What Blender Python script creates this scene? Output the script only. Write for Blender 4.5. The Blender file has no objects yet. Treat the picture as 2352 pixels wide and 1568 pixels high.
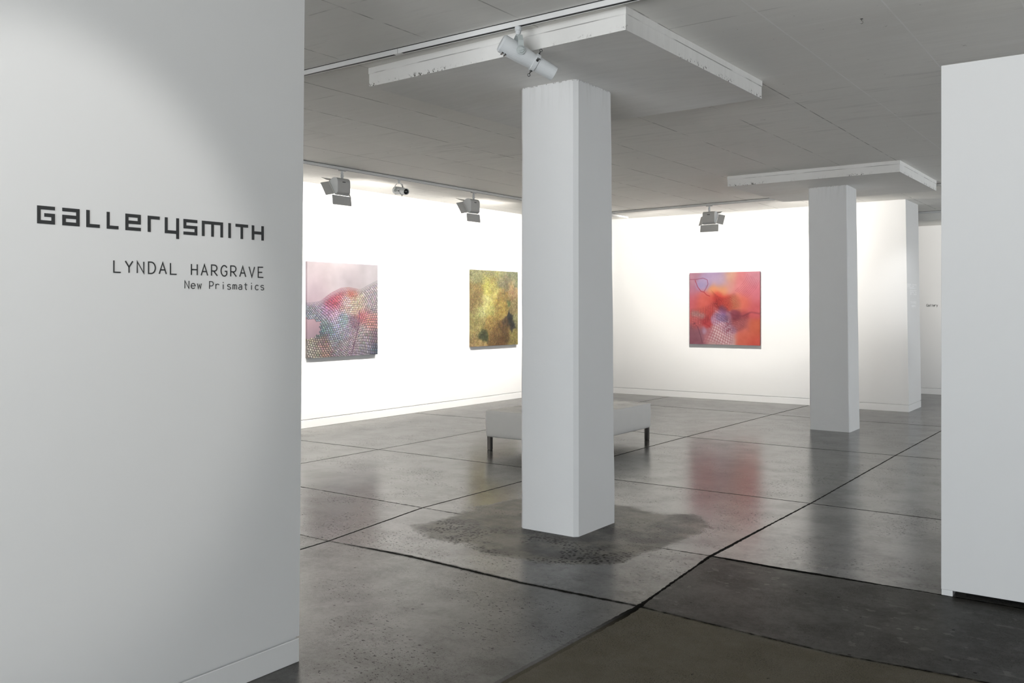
import bpy, bmesh, math, random
import numpy as np
from mathutils import Vector, Matrix

SC = bpy.context.scene
COL = SC.collection
R = math.radians

# ------------------------------------------------------------------ camera
CAM_H = 1.55
YAW = R(35.615)
cd = bpy.data.cameras.new('camera')
cam = bpy.data.objects.new('camera', cd)
COL.objects.link(cam)
cam.location = (0, 0, CAM_H)
cam.rotation_euler = (R(90), 0, YAW)
cd.sensor_fit = 'HORIZONTAL'
cd.sensor_width = 36.0
cd.lens = 36.0 * 2060.0 / 2352.0
cd.shift_y = (709.6 - 784.0) / 2352.0
cd.clip_start = 0.05
cd.clip_end = 100
SC.camera = cam

# ------------------------------------------------------------------ world, exposure
w = bpy.data.worlds.new('world')
SC.world = w
w.use_nodes = True
bg = w.node_tree.nodes['Background']
bg.inputs['Color'].default_value = (0.80, 0.90, 1.0, 1)
bg.inputs['Strength'].default_value = 0.6
vs = SC.view_settings
vs.view_transform = 'Standard'
vs.look = 'None'
vs.exposure = 0.0
vs.gamma = 1.0
vs.use_curve_mapping = False
SC.cycles.max_bounces = 10
SC.cycles.diffuse_bounces = 5
SC.cycles.glossy_bounces = 4
SC.cycles.sample_clamp_indirect = 6.0
SC.cycles.use_denoising = True

def area_light(name, loc, direction, sx, sy, power, color, spread=180):
    ld = bpy.data.lights.new(name, 'AREA')
    ld.shape = 'RECTANGLE'
    ld.size, ld.size_y = sx, sy
    ld.energy = power
    ld.color = color
    ld.spread = R(spread)
    o = bpy.data.objects.new(name, ld)
    COL.objects.link(o)
    o.location = loc
    o.rotation_euler = Vector(direction).to_track_quat('-Z', 'Y').to_euler()
    return o

def spot_light(name, loc, target, power, color, angle, blend, radius=0.04):
    ld = bpy.data.lights.new(name, 'SPOT')
    ld.energy = power
    ld.color = color
    ld.spot_size = R(angle)
    ld.spot_blend = blend
    ld.shadow_soft_size = radius
    o = bpy.data.objects.new(name, ld)
    COL.objects.link(o)
    o.location = loc
    o.rotation_euler = (Vector(target) - Vector(loc)).to_track_quat('-Z', 'Y').to_euler()
    return o

DAY = (0.87, 0.935, 1.0)
WARM = (1.0, 0.955, 0.89)
# daylight through the shopfront windows behind the camera
area_light('window_daylight', (-1.2, -5.15, 1.18), (0.10, 1, 0.34), 7.6, 2.1, 540, DAY)
# unseen upward fill added at the same windows to brighten the ceiling
area_light('window_pavement_bounce', (-1.2, -5.12, 1.05), (-0.06, 1, 0.60), 7.6, 1.8, 105, (1.0, 0.975, 0.94), 66)
area_light('window_daylight_side', (6.15, 12.4, 1.6), (-1, 0, 0.22), 6.4, 2.4, 290, (0.92, 0.96, 1.0))  # unseen side light added for column sides, slab edges and the wall end

# ------------------------------------------------------------------ helpers
def tag(o, label=None, cat=None, group=None, kind=None):
    if label: o['label'] = label
    if cat: o['category'] = cat
    if group: o['group'] = group
    if kind: o['kind'] = kind
    return o

def empty(name, loc=(0, 0, 0), rz=0.0):
    o = bpy.data.objects.new(name, None)
    COL.objects.link(o)
    o.location = loc
    o.rotation_euler = (0, 0, rz)
    o.empty_display_size = 0.1
    return o

def link(name, bm, mat, parent=None, smooth=False, recalc=True):
    if recalc:
        bmesh.ops.recalc_face_normals(bm, faces=bm.faces[:])
    me = bpy.data.meshes.new(name)
    bm.to_mesh(me)
    bm.free()
    if mat is not None:
        for m in (mat if isinstance(mat, (list, tuple)) else [mat]):
            me.materials.append(m)
    if smooth:
        for p in me.polygons: p.use_smooth = True
    o = bpy.data.objects.new(name, me)
    COL.objects.link(o)
    if parent is not None: o.parent = parent
    return o

def add_box(bm, x0, x1, y0, y1, z0, z1):
    v = [bm.verts.new((x, y, z)) for z in (z0, z1) for (x, y) in ((x0, y0), (x1, y0), (x1, y1), (x0, y1))]
    for f in ((0, 3, 2, 1), (4, 5, 6, 7), (0, 1, 5, 4), (1, 2, 6, 5), (2, 3, 7, 6), (3, 0, 4, 7)):
        bm.faces.new([v[i] for i in f])
    return v

def box(*a):
    bm = bmesh.new(); add_box(bm, *a); return bm

def add_prism(bm, pts, fn0, fn1):
    """pts: 2D polygon, fn0/fn1 map each 2D point to the two end positions"""
    a = [bm.verts.new(fn0(p)) for p in pts]
    b = [bm.verts.new(fn1(p)) for p in pts]
    n = len(pts)
    bm.faces.new(a[::-1]); bm.faces.new(b)
    for i in range(n):
        bm.faces.new((a[i], a[(i + 1) % n], b[(i + 1) % n], b[i]))

def frame_of(d):
    d = Vector(d).normalized()
    u = Vector((0, 0, 1)) if abs(d.z) < 0.9 else Vector((1, 0, 0))
    a = d.cross(u).normalized()
    return d, a, d.cross(a).normalized()

def add_lathe(bm, org, axis, prof, seg=24, caps=True):
    """prof: list of (distance along axis, radius)"""
    d, a, b = frame_of(axis)
    org = Vector(org)
    rings = []
    for t, r in prof:
        rings.append([bm.verts.new(org + d * t + (a * math.cos(2 * math.pi * k / seg) + b * math.sin(2 * math.pi * k / seg)) * r) for k in range(seg)])
    for i in range(len(rings) - 1):
        for k in range(seg):
            bm.faces.new((rings[i][k], rings[i][(k + 1) % seg], rings[i + 1][(k + 1) % seg], rings[i + 1][k]))
    if caps:
        bm.faces.new(rings[0][::-1]); bm.faces.new(rings[-1])

def add_tube(bm, pts, r, seg=8):
    pts = [Vector(p) for p in pts]
    rings = []
    for i, p in enumerate(pts):
        t = (pts[min(i + 1, len(pts) - 1)] - pts[max(i - 1, 0)]).normalized()
        _, a, b = frame_of(t)
        if rings:
            # keep frames aligned
            a0 = last_a - t * last_a.dot(t)
            a = a0.normalized(); b = t.cross(a)
        last_a = a
        rings.append([bm.verts.new(p + (a * math.cos(2 * math.pi * k / seg) + b * math.sin(2 * math.pi * k / seg)) * r) for k in range(seg)])
    for i in range(len(rings) - 1):
        for k in range(seg):
            bm.faces.new((rings[i][k], rings[i][(k + 1) % seg], rings[i + 1][(k + 1) % seg], rings[i + 1][k]))
    bm.faces.new(rings[0][::-1]); bm.faces.new(rings[-1])

def add_plate(bm, o, u, v, t):
    """a flat plate: corner o, edges u and v, thickness vector t"""
    o, u, v, t = Vector(o), Vector(u), Vector(v), Vector(t)
    q = [bm.verts.new(p) for p in (o, o + u, o + u + v, o + v, o + t, o + u + t, o + u + v + t, o + v + t)]
    for f in ((0, 3, 2, 1), (4, 5, 6, 7), (0, 1, 5, 4), (1, 2, 6, 5), (2, 3, 7, 6), (3, 0, 4, 7)):
        bm.faces.new([q[i] for i in f])

def bevel(o, width, seg=2):
    m = o.modifiers.new('bevel', 'BEVEL')
    m.width = width; m.segments = seg; m.limit_method = 'ANGLE'
    return o

# ------------------------------------------------------------------ node expression helper
class NX:
    """wraps a float socket so that materials can be written as expressions"""
    def __init__(s, g, v): s.g, s.v = g, v
    def _m(s, op, *o, clamp=False):
        n = s.g.t.nodes.new('ShaderNodeMath'); n.operation = op; n.use_clamp = clamp
        for i, x in enumerate((s,) + o):
            x = x.v if isinstance(x, NX) else x
            if isinstance(x, (int, float)): n.inputs[i].default_value = x
            else: s.g.t.links.new(x, n.inputs[i])
        return NX(s.g, n.outputs[0])
    def __add__(s, o): return s._m('ADD', o)
    __radd__ = __add__
    def __sub__(s, o): return s._m('SUBTRACT', o)
    def __rsub__(s, o): return NX(s.g, float(o))._m('SUBTRACT', s)
    def __mul__(s, o): return s._m('MULTIPLY', o)
    __rmul__ = __mul__
    def __truediv__(s, o): return s._m('DIVIDE', o)
    def abs(s): return s._m('ABSOLUTE')
    def min(s, o): return s._m('MINIMUM', o)
    def max(s, o): return s._m('MAXIMUM', o)
    def pow(s, o): return s._m('POWER', o)
    def clamp(s): return s._m('ADD', 0.0, clamp=True)
    def map(s, a, b, c=0.0, d=1.0, smooth=True):
        n = s.g.t.nodes.new('ShaderNodeMapRange')
        n.interpolation_type = 'SMOOTHSTEP' if smooth else 'LINEAR'
        n.clamp = True
        for i, x in enumerate((s, a, b, c, d)):
            x = x.v if isinstance(x, NX) else x
            if isinstance(x, (int, float)): n.inputs[i].default_value = x
            else: s.g.t.links.new(x, n.inputs[i])
        return NX(s.g, n.outputs[0])

class Mat:
    def __init__(s, name):
        s.m = bpy.data.materials.new(name)
        s.m.use_nodes = True
        s.t = s.m.node_tree
        s.p = s.t.nodes['Principled BSDF']
        tc = s.t.nodes.new('ShaderNodeTexCoord')
        s.vec = tc.outputs['Object']
        s.gen = tc.outputs['Generated']
    def xyz(s, vec=None):
        n = s.t.nodes.new('ShaderNodeSeparateXYZ')
        s.t.links.new(vec or s.vec, n.inputs[0])
        return [NX(s, n.outputs[i]) for i in range(3)]
    def scaled(s, sx, sy, sz, loc=(0, 0, 0), rot=(0, 0, 0), vec=None):
        n = s.t.nodes.new('ShaderNodeMapping')
        n.inputs['Scale'].default_value = (sx, sy, sz)
        n.inputs['Location'].default_value = loc
        n.inputs['Rotation'].default_value = rot
        s.t.links.new(vec or s.vec, n.inputs[0])
        return n.outputs[0]
    def noise(s, scale, detail=4, rough=0.55, vec=None, dist=0.0):
        n = s.t.nodes.new('ShaderNodeTexNoise')
        n.inputs['Scale'].default_value = scale
        n.inputs['Detail'].default_value = detail
        n.inputs['Roughness'].default_value = rough
        n.inputs['Distortion'].default_value = dist
        s.t.links.new(vec or s.vec, n.inputs['Vector'])
        return NX(s, n.outputs[0])
    def voro(s, scale, feature='F1', vec=None, rnd=1.0):
        n = s.t.nodes.new('ShaderNodeTexVoronoi')
        n.feature = feature
        n.inputs['Scale'].default_value = scale
        n.inputs['Randomness'].default_value = rnd
        s.t.links.new(vec or s.vec, n.inputs['Vector'])
        return NX(s, n.outputs['Distance']), n.outputs['Color'] if feature != 'DISTANCE_TO_EDGE' else None
    def mix(s, f, a, b, mode='MIX'):
        n = s.t.nodes.new('ShaderNodeMix')
        n.data_type = 'RGBA'; n.blend_type = mode
        for i, x in ((0, f), (6, a), (7, b)):
            x = x.v if isinstance(x, NX) else x
            if isinstance(x, (int, float)): n.inputs[i].default_value = x
            elif isinstance(x, tuple): n.inputs[i].default_value = x if len(x) == 4 else x + (1,)
            else: s.t.links.new(x, n.inputs[i])
        return n.outputs[2]
    def set(s, name, x):
        x = x.v if isinstance(x, NX) else x
        i = s.p.inputs[name]
        if isinstance(x, (int, float)): i.default_value = x
        elif isinstance(x, tuple): i.default_value = x if len(x) == 4 else x + (1,)
        else: s.t.links.new(x, i)
    def bump(s, h, strength=0.3, dist=0.01):
        n = s.t.nodes.new('ShaderNodeBump')
        n.inputs['Strength'].default_value = strength
        n.inputs['Distance'].default_value = dist
        s.t.links.new(h.v, n.inputs['Height'])
        s.t.links.new(n.outputs[0], s.p.inputs['Normal'])

def plain(name, col, rough=0.5, metal=0.0, spec=0.5, grain=0.04, scale=30):
    m = Mat(name)
    n = m.noise(scale, 3)
    m.set('Base Color', m.mix(n, tuple(c * (1 - grain) for c in col), tuple(min(1, c * (1 + grain)) for c in col)))
    m.set('Roughness', rough); m.set('Metallic', metal); m.set('Specular IOR Level', spec)
    return m.m

class LightTree:
    def __init__(s, t): s.t = t

def washer_light(name, loc, wall_dir, power, color):
    """asymmetric wall-wash reflector: the beam is stronger towards the foot of the wall, so that the wall is lit evenly"""
    ld = bpy.data.lights.new(name, 'POINT')
    ld.energy = power
    ld.color = color
    ld.shadow_soft_size = 0.035
    ld.use_nodes = True
    t = ld.node_tree
    em = [n for n in t.nodes if n.type == 'EMISSION'][0]
    geo = t.nodes.new('ShaderNodeNewGeometry')
    dot = t.nodes.new('ShaderNodeVectorMath'); dot.operation = 'DOT_PRODUCT'
    dot.inputs[1].default_value = wall_dir
    t.links.new(geo.outputs['Incoming'], dot.inputs[0])
    sep = t.nodes.new('ShaderNodeSeparateXYZ')
    t.links.new(geo.outputs['Incoming'], sep.inputs[0])
    g = LightTree(t)
    c = NX(g, dot.outputs['Value']); dz = NX(g, sep.outputs[2])
    beam = c.max(0.05).pow(-2.2).min(5.0) * c.map(0.12, 0.42) * dz.map(0.30, 0.06)
    t.links.new(beam.v, em.inputs['Strength'])
    o = bpy.data.objects.new(name, ld)
    COL.objects.link(o)
    o.location = loc
    return o

# ------------------------------------------------------------------ materials
def paint_material(name, col=(0.79, 0.79, 0.785), bump=0.08, scale=14.0):
    m = Mat(name)
    n = m.noise(2.3, 5); f = m.noise(scale, 6, 0.6)
    m.set('Base Color', m.mix(n, tuple(c * 0.985 for c in col), col))
    m.set('Roughness', 0.55); m.set('Specular IOR Level', 0.3)
    m.bump(f, bump, 0.004)
    return m.m
M_WALL = paint_material('white_wall_paint')
M_TRIM = paint_material('white_skirting_paint', (0.80, 0.80, 0.795), 0.03)

def column_material():
    m = Mat('white_column_paint')
    x, y, z = m.xyz()
    n = m.noise(3.0, 5); f = m.noise(9.0, 6, 0.62); g = m.noise(38.0, 3)
    streak = m.noise(1.0, 4, 0.6, m.scaled(26, 26, 2.2))
    chips = m.noise(70, 4, 0.7)
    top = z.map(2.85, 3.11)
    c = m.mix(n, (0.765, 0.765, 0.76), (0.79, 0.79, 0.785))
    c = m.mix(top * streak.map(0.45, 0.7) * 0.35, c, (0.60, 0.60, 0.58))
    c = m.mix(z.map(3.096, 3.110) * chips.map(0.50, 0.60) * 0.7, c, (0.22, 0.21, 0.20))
    m.set('Base Color', c); m.set('Roughness', 0.5); m.set('Specular IOR Level', 0.3)
    low = 1.0 + 2.5 * z.map(0.55, 0.05)
    m.bump((f * 0.7 + g * 0.18) * low, 0.22, 0.006)
    return m.m
M_COLUMN = column_material()

SEAM_X = [(-1.188, 0.9, 1), (-1.797, 0.8, 1), (-2.335, 0.75, 0), (-2.94, 0.5, 0), (-3.62, 0.7, 0), (-4.385, 0.6, 0),
          (-5.03, 0.95, 0), (-5.70, 0.9, 0), (-6.36, 0.7, 0), (-6.99, 0.7, 0), (-0.58, 0.5, 1), (-8.2, 0.4, 0), (-8.62, 0.5, 0)]
SEAM_Y = [(3.445, 0.5), (4.85, 0.4), (5.73, 0.35), (6.88, 0.6), (7.17, 0.4), (7.85, 0.6), (8.42, 0.5), (10.0, 0.35), (11.1, 0.4), (12.1, 0.3)]
def ceiling_material(name, seams=True):
    m = Mat(name)
    x, y, z = m.xyz()
    big = m.noise(0.9, 5, 0.6)
    grain = m.noise(1.0, 6, 0.65, m.scaled(3.2, 22, 3))
    grain2 = m.noise(1.0, 4, 0.6, m.scaled(1.1, 7, 3), dist=0.3)
    wob = (m.noise(0.8, 3) - 0.5) * 0.03
    spots = m.noise(16, 4, 0.6)
    base = (0.90, 0.885, 0.845)
    c = m.mix(big, tuple(v * 0.90 for v in base), tuple(v * 1.03 for v in base))
    c = m.mix((grain.map(0.35, 0.7) * 0.6 + grain2.map(0.35, 0.7) * 0.4) * 0.40, c, (0.78, 0.766, 0.73))
    stk = m.noise(1.0, 5, 0.65, m.scaled(1.6, 17, 3, (3, 1, 0)), dist=0.25)
    area = m.noise(0.75, 3, 0.55, m.scaled(1, 1, 1, (1, 8, 0)))
    c = m.mix(stk.map(0.54, 0.66) * area.map(0.46, 0.60) * 0.32, c, (0.50, 0.49, 0.465))
    c = m.mix(stk.map(0.46, 0.36) * area.map(0.54, 0.42) * 0.40, c, (0.93, 0.92, 0.89))
    h = grain * 0.35 + grain2 * 0.4
    if seams:
        brk = m.noise(4.5, 3, 0.6).map(0.36, 0.56)
        gates = [m.noise(0.8 + 0.2 * i, 2, 0.5, m.scaled(1, 1, 1, (i * 3.7, i * 1.3, 0))) for i in range(3)]
        dark = light = None
        panel = None
        for i, (sx, s, lt) in enumerate(SEAM_X):
            d = (x - sx + wob * 0.6).abs()
            gate = gates[i % 3].map(0.50 - 0.26 * s, 0.62 - 0.2 * s)
            line = d.map(0.0075, 0.002) * gate * brk * (0.45 + 0.5 * s)
            if lt:
                line = (d.map(0.0065, 0.002) * gate.max(0.35) * (0.5 + 0.5 * brk)).min(1.0)
                light = line if light is None else light.max(line)
            else: dark = line if dark is None else dark.max(line)
            st = (x - sx).map(-0.004, 0.004)
            panel = st if panel is None else panel + st
        for i, (sy, s) in enumerate(SEAM_Y):
            d = (y - sy + wob).abs()
            gate = gates[(i + 1) % 3].map(0.50, 0.60)
            line = d.map(0.0075, 0.002) * gate * brk * s
            dark = dark.max(line)
        # each formwork board sits a touch lighter or darker
        n1 = m.t.nodes.new('ShaderNodeTexWhiteNoise'); n1.noise_dimensions = '1D'
        m.t.links.new(panel._m('ROUND').v, n1.inputs['W'])
        tone = NX(m, n1.outputs['Value'])
        c = m.mix(tone * 0.5, c, (0.80, 0.786, 0.75))
        c = m.mix(dark * 0.8, c, (0.14, 0.13, 0.12))
        c = m.mix(light * 0.9, c, (0.93, 0.92, 0.90))
        c = m.mix(spots.map(0.70, 0.74) * 0.5, c, (0.30, 0.29, 0.27))
    m.set('Base Color', c); m.set('Roughness', 0.6); m.set('Specular IOR Level', 0.25)
    m.bump(h, 0.25, 0.006)
    return m.m
M_CEIL = ceiling_material('board_marked_ceiling')

def panel_edge_material():
    m = Mat('drop_panel_paint')
    x, y, z = m.xyz()
    n = m.noise(2.0, 5); chips = m.noise(38, 4, 0.7); where = m.noise(1.6, 3); grain = m.noise(1.0, 5, 0.6, m.scaled(3.2, 20, 3))
    c = m.mix(n, (0.80, 0.79, 0.765), (0.85, 0.84, 0.815))
    c = m.mix(grain.map(0.35, 0.7) * 0.3, c, (0.70, 0.69, 0.665))
    geo = m.t.nodes.new('ShaderNodeNewGeometry'); sn = m.t.nodes.new('ShaderNodeSeparateXYZ')
    m.t.links.new(geo.outputs['True Normal'], sn.inputs[0])
    upright = NX(m, sn.outputs[2]).abs().map(0.6, 0.4)
    low = z.map(3.115, 3.080) * upright
    c = m.mix(low * chips.map(0.56, 0.61) * where.map(0.48, 0.56), c, (0.10, 0.09, 0.08))
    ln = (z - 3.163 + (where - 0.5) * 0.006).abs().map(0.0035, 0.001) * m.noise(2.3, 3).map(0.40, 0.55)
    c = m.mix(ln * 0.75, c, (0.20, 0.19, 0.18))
    m.set('Base Color', c); m.set('Roughness', 0.6); m.set('Specular IOR Level', 0.25)
    m.bump(n + chips * 0.35, 0.25, 0.006)
    return m.m
M_PANEL = panel_edge_material()

JX = [([(-6.964, 6.094), (-6.967, 8.158), (-6.981, 9.133)], 0.0075, 0),
      ([(-4.479, 3.916), (-4.489, 4.162), (-4.645, 5.286), (-4.629, 6.588), (-4.632, 8.678), (-4.62, 10.078), (-4.57, 12.957), (-4.525, 14.523)], 0.0085, 0),
      ([(-2.205, 3.09), (-2.184, 4.137), (-2.265, 5.275), (-2.247, 6.424), (-2.23, 7.207), (-2.231, 10.116), (-2.21, 12.41)], 0.0105, 1)]
JY = [([(-8.18, 7.159), (-6.967, 7.192), (-5.062, 7.206), (-4.027, 7.176), (-2.23, 7.207)], 0.0080, 0),
      ([(-6.049, 5.289), (-4.645, 5.286), (-2.589, 5.295), (-2.279, 5.308), (-1.851, 5.293), (-1.41, 5.308), (-0.936, 5.315)], 0.0075, 2),
      ([(-4.763, 4.164), (-4.489, 4.162), (-3.801, 4.199), (-2.907, 4.16), (-2.236, 4.188), (-1.62, 4.146), (-1.176, 4.121), (-0.621, 4.171)], 0.0110, 3),
      ([(-8.579, 10.045), (-7.726, 10.107), (-5.376, 10.141), (-4.62, 10.078), (-3.123, 10.06), (-1.802, 10.113)], 0.0095, 0),
      ([(-6.586, 13.062), (-4.57, 12.957), (-4.008, 12.909), (-2.304, 12.929)], 0.0110, 0)]

def floor_material():
    m = Mat('polished_concrete')
    x, y, z = m.xyz()
    n_big = m.noise(0.55, 3, 0.6)
    n_mid = m.noise(2.6, 6, 0.62)
    n_fine = m.noise(34, 4, 0.7)
    n_sand = m.noise(240, 2, 0.7)
    wobx = (m.noise(2.2, 2, 0.6) - 0.5)
    edge = (m.noise(22, 3, 0.65) - 0.5)

    def poly(t, pts, iu, iv):
        """piecewise linear position of a joint along the other axis"""
        e = None
        for a, b in zip(pts[:-1], pts[1:]):
            d = b[iv] - a[iv]
            if abs(d) < 0.002: continue
            k = t.map(a[iu], b[iu], 0.0, d, smooth=False)
            e = k if e is None else e + k
        return pts[0][iv] + e if e is not None else t * 0 + pts[0][iv]
    joint = None
    lines = {}
    for k, (pts, wd, kind) in enumerate(JX):
        c = poly(y, pts, 1, 0)
        d = x - c + wobx * 0.006
        wid = wd
        if kind == 1:
            wid = wd * y.map(4.0, 4.4, 2.2, 0.75) * y.map(5.6, 6.8, 1.0, 0.55) * y.map(5.0, 5.3, 1.0, 1.5)
        lines['x%d' % k] = d
        dd = (d.abs() - wid + edge * (0.022 if kind else 0.012))
        j = dd.map(0.0030, -0.0018)
        if k == 2:   # nearer the entrance this joint is only a filled, softer band
            j = j * y.map(3.6, 4.15, 0.25, 1.0)
        joint = j if joint is None else joint.max(j)
    patch_n = (m.noise(1.7, 3, 0.6) - 0.5)
    px = (x + 3.44).abs() - 0.84; py = (y - 5.42).abs() - 0.84
    pd = px.max(py)
    corner = ((x + 3.44).abs() + (y - 5.42).abs()) - 1.42
    pd = pd.max(corner * 0.75) + patch_n * 0.5 + edge * 0.10
    patch = pd.map(0.05, -0.06)
    for k, (pts, wd, kind) in enumerate(JY):
        c = poly(x, pts, 0, 1)
        d = y - c + wobx * 0.007
        wid = wd
        if kind == 2: wid = wd * x.map(-2.3, -2.1, 0.8, 2.6) * x.map(-1.7, -1.1, 1.0, 0.35)
        if kind == 3: wid = wd * x.map(-4.5, -3.9, 0.6, 1.7) * x.map(-2.5, -2.0, 1.0, 0.5)
        lines['y%d' % k] = d
        dd = (d.abs() - wid + edge * (0.026 if kind > 1 else 0.012))
        j = (dd.map(0.016, -0.012) * 0.55).max(dd.map(-0.002, -0.009)) if kind == 3 else dd.map(0.0026, -0.0016)  # the soft dark band paints the shadowed step edge beside this joint
        if kind == 2: j = j * (1 - patch)
        joint = joint.max(j)
    dx2, dy2, dy4 = lines['x2'], lines['y1'], lines['y2']
    # slabs nearest the entrance
    right = dx2.map(-0.004, 0.004); near = dy2.map(0.004, -0.004); nearer = dy4.map(0.004, -0.004)
    dark_slab = right * near * (1 - nearer)          # dark waxed slab
    sandy = right * nearer                           # sandy brown slab
    grainy = (1 - right) * nearer                    # grainy grey slab
    mid = (1 - right) * near * (1 - nearer)          # slab in front of the column

    base = m.mix(n_big.map(0.3, 0.7), (0.150, 0.146, 0.132), (0.205, 0.199, 0.180))
    base = m.mix(n_mid.map(0.40, 0.63) * 0.75, base, (0.092, 0.088, 0.078))
    cloud = m.noise(1.3, 4, 0.65, m.scaled(0.8, 1.3, 1, (3, 7, 0)))
    base = m.mix(cloud.map(0.50, 0.66) * n_fine.map(0.35, 0.62) * 0.7, base, (0.275, 0.268, 0.245))
    # near slabs: their own colour
    base = m.mix(mid * 0.35, base, (0.115, 0.113, 0.104))
    base = m.mix(dark_slab * 0.85, base, m.mix(n_mid, (0.034, 0.032, 0.029), (0.070, 0.066, 0.057)))
    base = m.mix(sandy * 0.97, base, m.mix(n_big, (0.18, 0.158, 0.112), (0.27, 0.24, 0.172)))
    base = m.mix(grainy * 0.6, base, m.mix(n_big, (0.075, 0.073, 0.068), (0.165, 0.161, 0.147)))
    # sand grain in the worn slabs
    grain = n_sand.map(0.42, 0.60)
    base = m.mix((sandy * 0.8 + grainy * 0.75 + mid * 0.2).clamp() * (1 - grain) * 0.55, base, (0.03, 0.029, 0.026))
    # worn patch round the column
    pcol = m.mix(m.noise(3.4, 5, 0.68).map(0.40, 0.60), (0.040, 0.031, 0.019), (0.25, 0.225, 0.175))
    base = m.mix(patch * 0.85, base, pcol)
    rim = pd.abs().map(0.05, 0.0) * n_mid.map(0.42, 0.62)
    base = m.mix(rim * 0.6 * x.map(-3.2, -3.9), base, (0.30, 0.29, 0.26))
    v, _ = m.voro(38, 'F1', m.scaled(1.0, 1.0, 1), 1.0)
    pits_p = v.map(0.44, 0.32) * m.noise(2.6, 4, 0.6).map(0.44, 0.52) * y.map(5.25, 4.95) * pd.map(0.05, -0.02)
    base = m.mix(pits_p * 0.85, base, (0.030, 0.029, 0.028))
    # pits and scuffs everywhere
    sp = m.noise(1.0, 3, 0.62, m.scaled(46, 66, 1))
    where = m.noise(1.5, 3, 0.65, m.scaled(1, 1, 1, (9, 2, 0)))
    far_only = 1 - (sandy * 0.9 + dark_slab * 0.8).clamp()
    pits = sp.map(0.600, 0.645) * where.map(0.46, 0.58) * far_only
    v2, _ = m.voro(9, 'F1', None, 1.0)
    dots = v2.map(0.085, 0.06) * m.noise(3.1, 2, 0.5, m.scaled(1, 1, 1, (4, 4, 0))).map(0.50, 0.52)
    sp2 = m.noise(1.0, 2, 0.6, m.scaled(120, 150, 1))
    fine = sp2.map(0.585, 0.63) * n_mid.map(0.40, 0.58)
    base = m.mix((pits * 0.8).max(dots * 0.9).max(fine * 0.7), base, (0.030, 0.028, 0.026))
    # pale flakes on the dark slab, and a chipped pale lip along its far joint
    fl = m.noise(1.0, 3, 0.5, m.scaled(11, 15, 1, (2, 5, 0)))
    flakes = fl.map(0.61, 0.63) * dark_slab * m.noise(1.2, 2).map(0.42, 0.58)
    lip = (dy2 + 0.06).abs().map(0.07, 0.0) * dark_slab * x.map(-1.45, -1.7) * m.noise(5, 4).map(0.40, 0.56)
    lip2 = (dy4 - 0.0).abs().map(0.03, 0.008) * m.noise(4.2, 4).map(0.52, 0.62) * right
    base = m.mix((flakes * 0.55).max(lip * 0.5).max(lip2 * 0.5), base, (0.24, 0.235, 0.21))
    # fill of the joints, with the painted shade of the worn step
    base = m.mix(joint * 0.96, base, (0.012, 0.0115, 0.011))
    base = m.mix(1.0, base, (0.47, 0.47, 0.47), 'MULTIPLY')
    m.set('Base Color', base)
    rough = 0.145 + n_mid * 0.07 + n_fine * 0.03
    rough = rough + dark_slab * 0.16 + sandy * 0.40 + grainy * 0.10 + patch * 0.16 + mid * 0.03
    rough = rough + pits * 0.3 + joint * 0.5 + pits_p * 0.2
    m.set('Roughness', rough.clamp())
    dirt = m.noise(3.3, 5, 0.68, m.scaled(1, 1, 1, (5, 1, 0)))
    spec = dirt.map(0.38, 0.62, 0.58, 0.26) * (1 - (dark_slab * 0.84).max(sandy * 0.75).max(patch * 0.40))
    spec = spec * (0.72 + 0.28 * n_fine.map(0.40, 0.58)) * (1 - (joint * 0.97).max(pits * 0.75).max(fine * 0.6).max(dots * 0.8).max(pits_p * 0.6))
    m.set('Specular IOR Level', spec.max(0.0))
    h = n_fine * 0.09 + n_sand * 0.07
    m.bump(h, 0.32, 0.006)
    return m.m
M_FLOOR = floor_material()

M_VINYL = plain('charcoal_vinyl', (0.032, 0.034, 0.035), 0.45)
M_WHITEVINYL = plain('white_vinyl', (0.92, 0.92, 0.92), 0.4)
M_TRACK = plain('white_track_enamel', (0.74, 0.74, 0.73), 0.4)
M_SLOT = plain('black_track_slot', (0.012, 0.012, 0.012), 0.6)
M_LAMP = plain('grey_lamp_enamel', (0.50, 0.50, 0.49), 0.45)
M_LAMPW = plain('pale_lamp_enamel', (0.66, 0.68, 0.69), 0.38)
M_YOKE = plain('grey_green_lamp_bracket', (0.52, 0.56, 0.555), 0.38)
M_DARK = plain('black_metal', (0.02, 0.02, 0.02), 0.4, 0.3)
M_HOLE = plain('dark_lens', (0.006, 0.006, 0.007), 0.15)
M_STEEL = plain('brushed_steel', (0.13, 0.125, 0.12), 0.30, 0.9)
M_SHADOWGAP = plain('dark_plinth', (0.012, 0.012, 0.012), 0.8)
def emit(name, col, strength):
    m = Mat(name)
    m.set('Base Color', (0.8, 0.8, 0.8)); m.set('Emission Color', col); m.set('Emission Strength', strength)
    m.m.cycles.emission_sampling = 'NONE'
    return m.m
M_LENS = emit('lit_diffuser', (1.0, 0.96, 0.9), 6.0)

def leather_material():
    m = Mat('off_white_leather')
    x, y, z = m.xyz()
    n = m.noise(5, 5); f = m.noise(130, 3, 0.6)
    cr = m.noise(1.0, 5, 0.6, m.scaled(9, 9, 3.2), dist=0.8)
    m.set('Base Color', m.mix(n, (0.74, 0.725, 0.70), (0.80, 0.785, 0.76)))
    m.set('Roughness', 0.46); m.set('Specular IOR Level', 0.4)
    m.bump(f * 0.06 + cr * 0.8, 0.35, 0.010)
    return m.m
M_LEATHER = leather_material()

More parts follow.
